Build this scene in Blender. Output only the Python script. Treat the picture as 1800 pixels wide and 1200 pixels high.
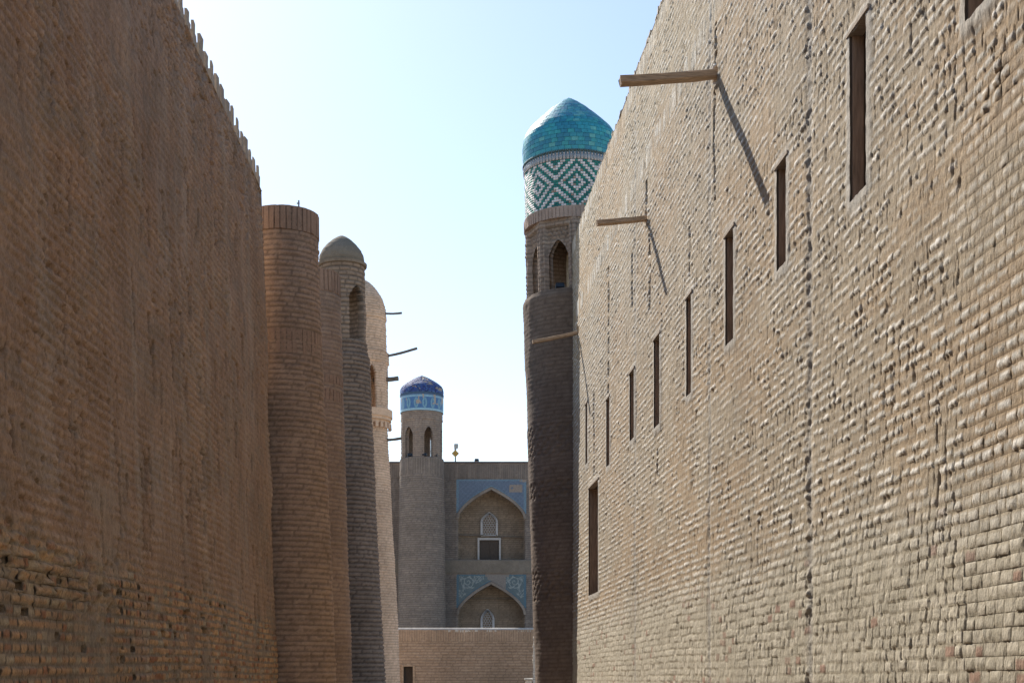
import bpy, math, random
import numpy as np
from mathutils import Vector, Matrix

random.seed(7)
for o in list(bpy.data.objects):
    bpy.data.objects.remove(o)
scene = bpy.context.scene
COL = scene.collection
R = math.radians

# ------------------------------------------------------------------ camera
EYE = 1.6
F = 2500.0            # focal length in pixels of the 1800 px wide photograph
HX, HY = 900.0, 1190.0  # where the optical axis meets the photograph (level camera, shifted lens)
cam_data = bpy.data.cameras.new('camera')
cam = bpy.data.objects.new('camera', cam_data)
COL.objects.link(cam)
cam.location = (0, 0, EYE)
cam.rotation_euler = (R(90), 0, 0)
cam_data.sensor_width = 36
cam_data.lens = 50
cam_data.shift_y = (HY - 600) / 1800
cam_data.clip_start = 0.1
cam_data.clip_end = 3000
scene.camera = cam

# ------------------------------------------------------------------ light
TO_SUN = Vector((-1.155, 2.06, 1.94)).normalized()
world = bpy.data.worlds.new('World')
scene.world = world
world.use_nodes = True
wn = world.node_tree
bg = wn.nodes['Background']
sky = wn.nodes.new('ShaderNodeTexSky')
sky.sky_type = 'NISHITA'
sky.sun_disc = False
sky.sun_elevation = math.asin(TO_SUN.z)
sky.sun_rotation = math.atan2(TO_SUN.x, TO_SUN.y)
sky.altitude = 100
sky.air_density = 1.0
sky.dust_density = 0.6
sky.ozone_density = 1.0
wn.links.new(sky.outputs[0], bg.inputs[0])
bg.inputs[1].default_value = 0.1
sun_data = bpy.data.lights.new('sun', 'SUN')
sun_data.energy = 4.0
sun_data.angle = R(0.53)
sun_data.color = (1.0, 0.93, 0.83)
sun = bpy.data.objects.new('sun', sun_data)
COL.objects.link(sun)
sun.rotation_euler = (-TO_SUN).to_track_quat('-Z', 'Y').to_euler()
sun.location = (-10, 22, 40)
scene.view_settings.view_transform = 'Standard'
scene.view_settings.look = 'None'
scene.view_settings.gamma = 1
scene.view_settings.use_curve_mapping = False
scene.view_settings.exposure = 0.95

# ------------------------------------------------------------------ helpers
def PX(x, y, Y):
    "a point of the place from its direction and its distance"
    return Vector(((x - HX) * Y / F, Y, EYE + (HY - y) * Y / F))

def hsh(a, b, s):
    a = np.asarray(a).astype(np.int64); b = np.asarray(b).astype(np.int64)
    n = (a * 374761393 + b * 668265263 + int(s) * 1442695041 + 987654321) & 0xffffffff
    n = ((n ^ (n >> 13)) * 1274126177) & 0xffffffff
    n = ((n ^ (n >> 15)) * 2246822519) & 0xffffffff
    n = n ^ (n >> 16)
    return n / 4294967296.0

def vn(x, y, s):
    x = np.asarray(x, float); y = np.asarray(y, float)
    ix = np.floor(x); iy = np.floor(y)
    fx = x - ix; fy = y - iy
    fx = fx * fx * (3 - 2 * fx); fy = fy * fy * (3 - 2 * fy)
    a = hsh(ix, iy, s); b = hsh(ix + 1, iy, s); c = hsh(ix, iy + 1, s); d = hsh(ix + 1, iy + 1, s)
    return (a + (b - a) * fx) * (1 - fy) + (c + (d - c) * fx) * fy

def fbm(x, y, s, o=3):
    t = 0; amp = 1; tot = 0
    for k in range(o):
        t = t + amp * vn(np.asarray(x) * 2 ** k, np.asarray(y) * 2 ** k, s + k)
        tot += amp; amp *= 0.5
    return t / tot

def sst(a, b, x):
    t = np.clip((x - a) / (b - a), 0, 1)
    return t * t * (3 - 2 * t)

def mix(a, b, t):
    t = np.asarray(t)[..., None]
    return np.asarray(a) * (1 - t) + np.asarray(b) * t

def link(name, me, mat, parent=None, loc=None):
    o = bpy.data.objects.new(name, me)
    COL.objects.link(o)
    if mat is not None and not me.materials:
        for m in (mat if isinstance(mat, (list, tuple)) else [mat]):
            me.materials.append(m)
    if parent is not None:
        o.parent = parent
    if loc is not None:
        o.location = loc
    return o

def npmesh(name, verts, quads, cols=None, smooth=True):
    me = bpy.data.meshes.new(name)
    nv, nq = len(verts), len(quads)
    k = quads.shape[1]
    me.vertices.add(nv)
    me.vertices.foreach_set('co', np.ascontiguousarray(verts, np.float32).ravel())
    me.loops.add(nq * k)
    me.loops.foreach_set('vertex_index', np.ascontiguousarray(quads, np.int32).ravel())
    me.polygons.add(nq)
    me.polygons.foreach_set('loop_start', np.arange(0, nq * k, k, dtype=np.int32))
    if smooth:
        me.polygons.foreach_set('use_smooth', np.ones(nq, bool))
    if cols is not None:
        at = me.color_attributes.new('Col', 'FLOAT_COLOR', 'POINT')
        c4 = np.ones((nv, 4), np.float32); c4[:, :3] = cols
        at.data.foreach_set('color', c4.ravel())
    me.update(calc_edges=True)
    me.validate()
    return me

def compact(verts, quads, cols=None):
    used = np.zeros(len(verts), bool); used[quads.ravel()] = True
    idx = np.cumsum(used) - 1
    return verts[used], idx[quads], (cols[used] if cols is not None else None)

def grid_quads(nr, nc, keep=None, wrap=False):
    r = np.arange(nr - 1)[:, None]; c = np.arange(nc if wrap else nc - 1)[None, :]
    c2 = (c + 1) % nc
    q = np.stack([r * nc + c, r * nc + c2, (r + 1) * nc + c2, (r + 1) * nc + c], -1)
    if keep is not None:
        q = q[keep]
    return q.reshape(-1, 4)

class MB:
    "collects simple solids for one mesh"
    def __init__(s): s.v = []; s.f = []
    def box(s, c, size, rot=None, jit=0.0, taper=1.0):
        hx, hy, hz = [a / 2 for a in size]
        n = len(s.v)
        for z in (-hz, hz):
            k = taper if z > 0 else 1
            for x, y in ((-hx, -hy), (hx, -hy), (hx, hy), (-hx, hy)):
                p = Vector((x * k, y * k, z))
                if jit: p += Vector([random.uniform(-jit, jit) for _ in range(3)])
                if rot is not None: p = rot @ p
                s.v.append(tuple(p + Vector(c)))
        s.f += [(n, n+3, n+2, n+1), (n+4, n+5, n+6, n+7), (n, n+1, n+5, n+4), (n+1, n+2, n+6, n+5), (n+2, n+3, n+7, n+6), (n+3, n, n+4, n+7)]
        return s
    def beam(s, a, b, w, h, up=Vector((0, 0, 1))):
        a = Vector(a); b = Vector(b); d = (b - a); L = d.length; d.normalize()
        side = d.cross(up).normalized(); u2 = side.cross(d)
        m = Matrix((side, d, u2)).transposed()
        return s.box((a + b) / 2, (w, L, h), m)
    def tube(s, a, b, r0, r1=None, n=10):
        r1 = r0 if r1 is None else r1
        a = Vector(a); b = Vector(b); d = (b - a).normalized()
        t = Vector((0, 0, 1)) if abs(d.z) < .9 else Vector((1, 0, 0))
        x = d.cross(t).normalized(); y = d.cross(x)
        k = len(s.v)
        for p, r in ((a, r0), (b, r1)):
            for i in range(n):
                an = 2 * math.pi * i / n
                s.v.append(tuple(p + x * (r * math.cos(an)) + y * (r * math.sin(an))))
        for i in range(n):
            j = (i + 1) % n
            s.f.append((k + i, k + j, k + n + j, k + n + i))
        s.f.append(tuple(k + i for i in range(n))[::-1]); s.f.append(tuple(k + n + i for i in range(n)))
        return s
    def lathe(s, prof, n=24, c=(0, 0)):
        k = len(s.v)
        for z, r in prof:
            for i in range(n):
                an = 2 * math.pi * i / n
                s.v.append((c[0] + r * math.cos(an), c[1] + r * math.sin(an), z))
        for a in range(len(prof) - 1):
            for i in range(n):
                j = (i + 1) % n
                s.f.append((k + a*n + i, k + a*n + j, k + (a+1)*n + j, k + (a+1)*n + i))
        return s
    def mesh(s, name):
        me = bpy.data.meshes.new(name); me.from_pydata(s.v, [], s.f); me.update(); return me
    def build(s, name, mat, parent=None, loc=None, bevel=0.0):
        me = s.mesh(name)
        if bevel:
            import bmesh
            bm = bmesh.new(); bm.from_mesh(me)
            bmesh.ops.bevel(bm, geom=bm.edges[:], offset=bevel, segments=1, affect='EDGES')
            bm.to_mesh(me); bm.free()
        return link(name, me, mat, parent, loc)

def rough_beam(mb, a, b, w, h, seg, jit):
    "a hand-hewn timber: slightly bent, uneven, with a chamfered section"
    a = Vector(a); b = Vector(b); d = (b - a).normalized()
    side = d.cross(Vector((0, 0, 1))).normalized(); up = side.cross(d)
    k0 = len(mb.v); sec = ((-.5, -.38), (-.38, -.5), (.38, -.5), (.5, -.38), (.5, .38), (.38, .5), (-.38, .5), (-.5, .38))
    n = len(sec)
    for i in range(seg + 1):
        t = i / seg; c = a + (b - a) * t + up * (math.sin(t * math.pi) * -jit * 1.5) + side * random.uniform(-jit, jit) * .5
        k = .95 + .12 * t
        for x, y in sec:
            e = random.uniform(-jit, jit) if i == seg else 0
            mb.v.append(tuple(c + side * (x * w * k + random.uniform(-jit, jit) * .5) + up * (y * h * k + random.uniform(-jit, jit) * .5) + d * e))
    for i in range(seg):
        for j in range(n):
            q = k0 + i * n
            mb.f.append((q + j, q + (j + 1) % n, q + n + (j + 1) % n, q + n + j))
    mb.f.append(tuple(k0 + j for j in range(n))); mb.f.append(tuple(k0 + seg * n + j for j in range(n)))

def tag(o, label=None, cat=None, group=None, kind=None):
    if label: o['label'] = label
    if cat: o['category'] = cat
    if group: o['group'] = group
    if kind: o['kind'] = kind
    return o

def thing(name, label, cat, loc=(0, 0, 0), group=None):
    o = bpy.data.objects.new(name, None); COL.objects.link(o); o.location = loc
    o.empty_display_size = .3
    return tag(o, label, cat, group)

# ------------------------------------------------------------------ materials
def nt(m):
    m.use_nodes = True
    t = m.node_tree
    return t, t.nodes['Principled BSDF'], t.nodes, t.links

def masonry(name, base=None, grain=60.0, bump=0.35, var=0.22, rough=0.95, stretch=1.0, stain=0.25, dist=0.006):
    "masonry skin: colour from the bricks (attribute Col) or base, worn by noise"
    m = bpy.data.materials.new(name); t, b, N, L = nt(m)
    tc = N.new('ShaderNodeNewGeometry')
    mp = N.new('ShaderNodeMapping'); mp.inputs['Scale'].default_value = (1, 1, stretch)
    L.new(tc.outputs['Position'], mp.inputs[0])
    if base is None:
        at = N.new('ShaderNodeAttribute'); at.attribute_name = 'Col'; csrc = at.outputs['Color']
    else:
        rg = N.new('ShaderNodeRGB'); rg.outputs[0].default_value = (*base, 1); csrc = rg.outputs[0]
    n1 = N.new('ShaderNodeTexNoise'); n1.inputs['Scale'].default_value = grain; n1.inputs['Detail'].default_value = 5; n1.inputs['Roughness'].default_value = .65
    n2 = N.new('ShaderNodeTexNoise'); n2.inputs['Scale'].default_value = 1.1; n2.inputs['Detail'].default_value = 6; n2.inputs['Roughness'].default_value = .6
    n3 = N.new('ShaderNodeTexNoise'); n3.inputs['Scale'].default_value = grain * .22; n3.inputs['Detail'].default_value = 4
    for n in (n1, n2, n3): L.new(mp.outputs[0], n.inputs['Vector'])
    def mul(src, noise, lo, hi):
        mr = N.new('ShaderNodeMapRange'); mr.inputs[1].default_value = .25; mr.inputs[2].default_value = .75
        mr.inputs[3].default_value = lo; mr.inputs[4].default_value = hi
        L.new(noise.outputs['Fac'], mr.inputs[0])
        mx = N.new('ShaderNodeVectorMath'); mx.operation = 'SCALE'
        L.new(src, mx.inputs[0]); L.new(mr.outputs[0], mx.inputs['Scale'])
        return mx.outputs[0]
    c = mul(csrc, n1, 1 - var, 1 + var)
    c = mul(c, n2, 1 - stain, 1 + stain)
    c = mul(c, n3, 1 - var * .6, 1 + var * .6)
    L.new(c, b.inputs['Base Color'])
    b.inputs['Roughness'].default_value = rough
    b.inputs['Specular IOR Level'].default_value = 0.15
    ad = N.new('ShaderNodeMath'); ad.operation = 'MULTIPLY_ADD'; ad.inputs[1].default_value = 1.6
    L.new(n3.outputs['Fac'], ad.inputs[0]); L.new(n1.outputs['Fac'], ad.inputs[2])
    bp = N.new('ShaderNodeBump'); bp.inputs['Strength'].default_value = bump; bp.inputs['Distance'].default_value = dist
    L.new(ad.outputs[0], bp.inputs['Height']); L.new(bp.outputs[0], b.inputs['Normal'])
    return m

def plain(name, col, rough=.6, spec=.3, noise=.15, scale=8.0, metal=0.0, bump=0.0, stretch=None):
    m = bpy.data.materials.new(name); t, b, N, L = nt(m)
    tc = N.new('ShaderNodeTexCoord'); mp = N.new('ShaderNodeMapping')
    if stretch: mp.inputs['Scale'].default_value = stretch
    L.new(tc.outputs['Object'], mp.inputs[0])
    n1 = N.new('ShaderNodeTexNoise'); n1.inputs['Scale'].default_value = scale; n1.inputs['Detail'].default_value = 5
    L.new(mp.outputs[0], n1.inputs['Vector'])
    mr = N.new('ShaderNodeMapRange'); mr.inputs[1].default_value = .25; mr.inputs[2].default_value = .75
    mr.inputs[3].default_value = 1 - noise; mr.inputs[4].default_value = 1 + noise
    L.new(n1.outputs['Fac'], mr.inputs[0])
    mx = N.new('ShaderNodeVectorMath'); mx.operation = 'SCALE'; mx.inputs[0].default_value = col
    L.new(mr.outputs[0], mx.inputs['Scale']); L.new(mx.outputs[0], b.inputs['Base Color'])
    b.inputs['Roughness'].default_value = rough; b.inputs['Specular IOR Level'].default_value = spec; b.inputs['Metallic'].default_value = metal
    if bump:
        bp = N.new('ShaderNodeBump'); bp.inputs['Strength'].default_value = bump; bp.inputs['Distance'].default_value = .01
        L.new(n1.outputs['Fac'], bp.inputs['Height']); L.new(bp.outputs[0], b.inputs['Normal'])
    return m

M_RIGHT = masonry('mud_washed_brick', grain=75, bump=1.0, var=.32, stretch=.5, stain=.10, dist=.008)
M_LEFT = masonry('mud_plastered_brick', grain=55, bump=.9, var=.34, stretch=.6, stain=.2, dist=.009)
M_TOWER = masonry('tower_brick', grain=45, bump=.5, var=.22, stain=.2)
M_FAR = masonry('far_brick', grain=25, bump=.4, var=.18, stain=.16)
M_WOOD = plain('weathered_wood', (.40, .29, .20), rough=.85, spec=.15, noise=.45, scale=5, bump=.5, stretch=(1, 12, 12))
M_WOOD2 = plain('jamb_wood', (.34, .24, .17), rough=.9, spec=.1, noise=.35, scale=6, bump=.5, stretch=(8, 8, 1))
M_DARK = plain('unlit_room_shade', (.12, .095, .075), rough=.95, spec=.05)  # dark base colour paints the lack of light inside the window openings
M_WHITE = plain('white_painted_plaster', (.46, .46, .47), rough=.8, noise=.12)
M_DOOR = plain('dark_carved_door_wood', (.075, .06, .05), rough=.8, noise=.4, scale=7, stretch=(14, 1, 1))
M_STEEL = plain('grey_steel', (.22, .23, .24), rough=.5, metal=.5)
M_BLACK = plain('black_lamp_housing', (.03, .03, .035), rough=.5)
M_YELLOW = plain('ochre_sign_paint', (.55, .36, .10), rough=.6)
M_LAMPGREY = plain('pale_grey_housing', (.45, .47, .45), rough=.5)
M_GLASS = plain('dark_window_glass', (.02, .025, .03), rough=.15, spec=.6)

def glazed(name, col, rough=.5, noise=.25, scale=14):
    m = plain(name, col, rough=rough, spec=.5, noise=noise, scale=scale, bump=.15)
    return m
TEALS = [glazed('turquoise_glaze', (.022, .255, .35)), glazed('deep_turquoise_glaze', (.016, .19, .30)),
         glazed('green_turquoise_glaze', (.03, .29, .34)), glazed('pale_turquoise_glaze', (.09, .36, .38))]
M_TILEGROUT = masonry('grout_under_tiles', base=(.12, .15, .14), grain=60)
def attr_glaze(name, rough=.25):
    m = bpy.data.materials.new(name); t, b, N, L = nt(m)
    at = N.new('ShaderNodeAttribute'); at.attribute_name = 'Col'
    n1 = N.new('ShaderNodeTexNoise'); n1.inputs['Scale'].default_value = 18; n1.inputs['Detail'].default_value = 4
    tc = N.new('ShaderNodeTexCoord'); L.new(tc.outputs['Object'], n1.inputs['Vector'])
    mr = N.new('ShaderNodeMapRange'); mr.inputs[1].default_value = .25; mr.inputs[2].default_value = .75
    mr.inputs[3].default_value = .8; mr.inputs[4].default_value = 1.2
    L.new(n1.outputs['Fac'], mr.inputs[0])
    mx = N.new('ShaderNodeVectorMath'); mx.operation = 'SCALE'
    L.new(at.outputs['Color'], mx.inputs[0]); L.new(mr.outputs[0], mx.inputs['Scale']); L.new(mx.outputs[0], b.inputs['Base Color'])
    b.inputs['Roughness'].default_value = rough
    bp = N.new('ShaderNodeBump'); bp.inputs['Strength'].default_value = .2; bp.inputs['Distance'].default_value = .005
    L.new(n1.outputs['Fac'], bp.inputs['Height']); L.new(bp.outputs[0], b.inputs['Normal'])
    return m
M_MOSAIC = attr_glaze('glazed_mosaic', rough=.5)

# ------------------------------------------------------------------ ground
def ground():
    xs = np.concatenate([np.linspace(-900, -12, 12), np.linspace(-10, 10, 40), np.linspace(12, 900, 12)])
    ys = np.concatenate([np.linspace(-300, -12, 8), np.linspace(-10, 80, 110), np.linspace(90, 1800, 20)])
    X, Y = np.meshgrid(xs, ys)
    near = (abs(X) < 11) & (Y > -11) & (Y < 81)
    Z = np.where(near, .03 * (fbm(X * .8, Y * .8, 3) - .5), 0)
    col = mix((.40, .32, .24), (.46, .38, .29), fbm(X * .3, Y * .3, 9))
    v = np.stack([X, Y, Z], -1).reshape(-1, 3)
    o = link('ground', npmesh('ground', v, grid_quads(len(ys), len(xs)), col.reshape(-1, 3)), masonry('dusty_ground', grain=20, bump=.5, stain=.15))
    tag(o, kind='structure')
ground()

# ------------------------------------------------------------------ brick relief
def bricks(u, z, P):
    """relief and colour of a brick surface at (u along, z up). P: dict of parameters.
    returns h, colour, h_mortar, colour_mortar, row, brick index, mask"""
    u, z = np.broadcast_arrays(np.asarray(u, float), np.asarray(z, float))
    s = P.get('seed', 1)
    sag = P.get('sag', lambda a: 0 * a)
    zz = z + sag(u)
    ch = np.full(u.shape, P['ch']); w0 = np.full(u.shape, P['w'])
    r = np.floor(zz / ch); f = zz - r * ch
    jh = np.broadcast_to(np.asarray(P['jh'](u, z) if callable(P['jh']) else P['jh'], float), u.shape).copy()
    jv = np.broadcast_to(np.asarray(P['jv'](u, z) if callable(P['jv']) else P['jv'], float), u.shape).copy()
    sold = np.zeros(u.shape, bool)
    for k, (z0, z1) in enumerate(P.get('soldier', ())):
        inb = (z >= z0) & (z < z1)
        ch = np.where(inb, z1 - z0, ch); r = np.where(inb, 5000 + k, r); f = np.where(inb, z - z0, f)
        w0 = np.where(inb, P.get('sw', .075), w0); jv = np.where(inb, P.get('sj', .02), jv); jh = np.where(inb, .012, jh)
        sold |= inb
    w = np.where(sold, w0, w0 * (.9 + .2 * hsh(r, 0, s + 1)))
    x = u / w + hsh(r, 5, s + 2) * 9
    i0 = np.floor(x)
    ja = np.where(sold, .12, .34)
    e = lambda i: i + ja * (hsh(i, r, s + 3) - .5)
    i = np.where(x < e(i0), i0 - 1, np.where(x >= e(i0 + 1), i0 + 1, i0))
    el = e(i); eh = e(i + 1)
    du = np.minimum(x - el, eh - x) * w
    zo = (hsh(i, r, s + 4) - .5) * P.get('zj', .008)
    dz = np.minimum(f + zo, ch - f - zo)
    er = (fbm(u / .035, z / .03, s + 10, 3) - .5) * (P['er'](u, z) if callable(P['er']) else P['er'])
    JD = P['jd'](u, z) if callable(P['jd']) else P['jd']
    d = np.minimum(du - jv / 2, dz - jh / 2) + er
    m = sst(0, (P['soft'](u, z) if callable(P['soft']) else P['soft']), d)
    a = hsh(i, r, s + 5); b = hsh(i, r, s + 6); c = hsh(i, r, s + 7); g = hsh(i, r, s + 8)
    G = lambda k, d=0: (P[k](u, z) if callable(P.get(k)) else P.get(k, d))
    pr = G('pr') * (a - .35) + (b - .5) * G('tilt', .25) * (f - ch / 2) + (c - .5) * G('tilt', .25) * .6 * (x - (el + eh) / 2) * w + G('sz') * (f - ch / 2) * ~sold + G('su') * (x - (el + eh) / 2) * w
    cov = P['cov'](u, z) if 'cov' in P else np.zeros(u.shape)
    und = P.get('und', .02) * (fbm(u / .9, z / .9, s + 20, 3) - .5) * 2
    fine = P.get('fine', .006) * (fbm(u / .028, z / .022, s + 30, 3) - .5) * 2
    lump = P.get('lump', .0) * sst(.5, .8, vn(u / .05, z / .035, s + 40))
    hm = -JD + und + fine * .7
    hb = pr + und + fine + lump + P.get('drip', 0) * (fbm(u / .014, z / .06, s + 50, 2) - .5) * 2
    gone = (g < P.get('gone', 0)) & ~sold
    gm = P['gonemask'](u, z) if 'gonemask' in P else 1
    gone = gone & (gm > 0)
    wn = 1 - .72 * G('worn') * (hsh(i, r, s + 9) < .34 + .3 * (fbm(u / .6, z / .4, s + 60) - .5))
    mm = m * (1 - cov) * wn
    h = hm * (1 - mm) + hb * mm
    mud = cov * (JD * .75)
    h = h + mud
    h = np.where(gone, np.where(m > .3, und - P.get('hole', .10), h), h)
    cb = np.asarray(P['brick'](u, z, a, b, c, i, r))
    cm = np.asarray(P['mortar'](u, z))
    cm = np.broadcast_to(cm, cb.shape)
    t = (m * (1 - .8 * cov)) * wn
    col = cb * t[..., None] + cm * (1 - t[..., None])
    return dict(h=h, col=col, hm=hm + mud, cm=cm, r=r, i=i, m=m, gone=gone, cov=cov, sold=sold, du=du, dzc=dz)

def relief_wall(name, parent, mat, us, zs, P, pos, keep=None, extra=None, loose=None, looseN=300):
    U, Z = np.meshgrid(us, zs)
    D = bricks(U, Z, P)
    h, col = D['h'], D['col']
    if extra: h, col = extra(U, Z, h, col, D)
    loose_ids = []
    if loose is not None:
        sel = loose(U, Z) & ~D['gone'] & ~D['sold'] & (D['cov'] < .75)
        key = (D['r'].astype(np.int64) * 100000 + (D['i'].astype(np.int64) + 20000))
        ids, cnt = np.unique(key[sel], return_counts=True)
        # keep whole bricks only, nearest first
        cu = {}
        flat = key.ravel()
        allowed = []
        ku, inv, tot = np.unique(flat, return_inverse=True, return_counts=True)
        selc = np.bincount(inv, weights=sel.ravel().astype(float))
        mu = np.bincount(inv, weights=U.ravel()) / tot
        ok = (selc >= tot * .99) & (tot > 4)
        cand = ku[ok]; cm_ = mu[ok]
        cand = cand[np.argsort(cm_)][:looseN]
        loose_ids = cand
        isl = np.isin(key, cand)
        h = np.where(isl, D['hm'] - .0025, h)
        col = np.where(isl[..., None], D['cm'], col)
    V = pos(U, Z, h)
    q = grid_quads(len(zs), len(us), keep(us, zs) if keep else None)
    v, q, c = compact(V.reshape(-1, 3), q, col.reshape(-1, 3))
    o = link(name, npmesh(name, v, q, c), mat, parent)
    tag(o, kind='stuff')
    # the nearest bricks, one object each
    if len(loose_ids):
        s = P.get('seed', 1)
        r_ = (loose_ids // 100000)[:, None, None]; i_ = (loose_ids % 100000 - 20000)[:, None, None]
        NU, NZ = 9, 6
        sag = P.get('sag', lambda a: 0 * a)
        w = P['w'] * (.9 + .2 * hsh(r_, 0, s + 1)); off = hsh(r_, 5, s + 2) * 9
        el = i_ + .34 * (hsh(i_, r_, s + 3) - .5); eh = i_ + 1 + .34 * (hsh(i_ + 1, r_, s + 3) - .5)
        u0, u1 = (el - off) * w, (eh - off) * w
        zo = (hsh(i_, r_, s + 4) - .5) * P.get('zj', .008)
        q_ = lambda n: np.r_[0, np.linspace(.12, .88, n - 2), 1]
        A = u0 + (u1 - u0) * (.012 + .976 * q_(NU))[None, None, :] + 0 * q_(NZ)[None, :, None]
        B = r_ * P['ch'] - zo * 0 + P['ch'] * (.02 + .96 * q_(NZ))[None, :, None] + 0 * A
        Zt = B - sag(A)
        D2 = bricks(A, Zt, P)
        hh, cc = D2['h'], D2['col']
        if extra: hh, cc = extra(A, Zt, hh, cc, D2)
        edge = np.zeros((NZ, NU), bool); edge[0] = edge[-1] = True; edge[:, 0] = edge[:, -1] = True
        hh = np.maximum(hh, D2['hm'] - .001)
        inn = np.pad(hh[:, 1:-1, 1:-1], ((0, 0), (1, 1), (1, 1)), mode='edge')
        hh = np.where(edge[None], .5 * D2['hm'] + .5 * inn - .0012, hh)
        V2 = pos(A, Zt, hh)
        for k in range(len(loose_ids)):
            vv = V2[k].reshape(-1, 3); org = vv.mean(0)
            link('brick', npmesh('brick', vv - org, grid_quads(NZ, NU), cc[k].reshape(-1, 3)), mat, parent, org)
    return o

def graded(a, b, f):
    out = [a]
    while out[-1] < b: out.append(out[-1] + f(out[-1]))
    out[-1] = b
    return np.array(out)

def snap(us, edges):
    us = us.copy()
    for e in edges:
        k = int(np.argmin(abs(us - e))); us[k] = e
    return us

# ================================================================== RIGHT WALL
def right_pos(u, z, h):
    n = np.array([-1, -.072, 0]) / math.hypot(1, .072)
    X = 3.2 - .072 * u
    return np.stack([X + n[0] * h, u + n[1] * h, z + 0 * h], -1)

WTOP = 10.15
# openings: (u near edge, u far edge, z bottom, z top)
WINS = [(7.80, 8.20, 3.75, 4.95), (9.94, 10.34, 3.44, 4.66), (12.06, 12.40, 3.52, 4.42), (14.03, 14.41, 3.34, 4.43 + .02), (16.13, 16.44, 3.23 , 4.36),
        (18.18, 18.62, 3.24, 4.40), (20.25, 20.67, 3.41, 4.40), (22.73, 23.12, 3.40, 4.50), (25.56, 25.86, 3.85, 4.95)]
WINS = [(a, b, c + EYE, d + EYE) for a, b, c, d in WINS]
LOWWIN = (24.10, 25.40, 3.05, 4.96)
dzR = .0122
zsR = np.arange(1.4, WTOP + dzR, dzR)
sn = lambda z: zsR[int(np.argmin(abs(zsR - z)))]
WINS = [(a, b, sn(c), sn(d)) for a, b, c, d in WINS]
LOWWIN = (LOWWIN[0], LOWWIN[1], sn(LOWWIN[2]), sn(LOWWIN[3]))
ALLW = WINS + [LOWWIN]

def rect_dist(U, Z, w):
    a, b, c, d = w
    dx = np.maximum(np.maximum(a - U, U - b), 0); dz = np.maximum(np.maximum(c - Z, Z - d), 0)
    return np.hypot(dx, dz)

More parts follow.
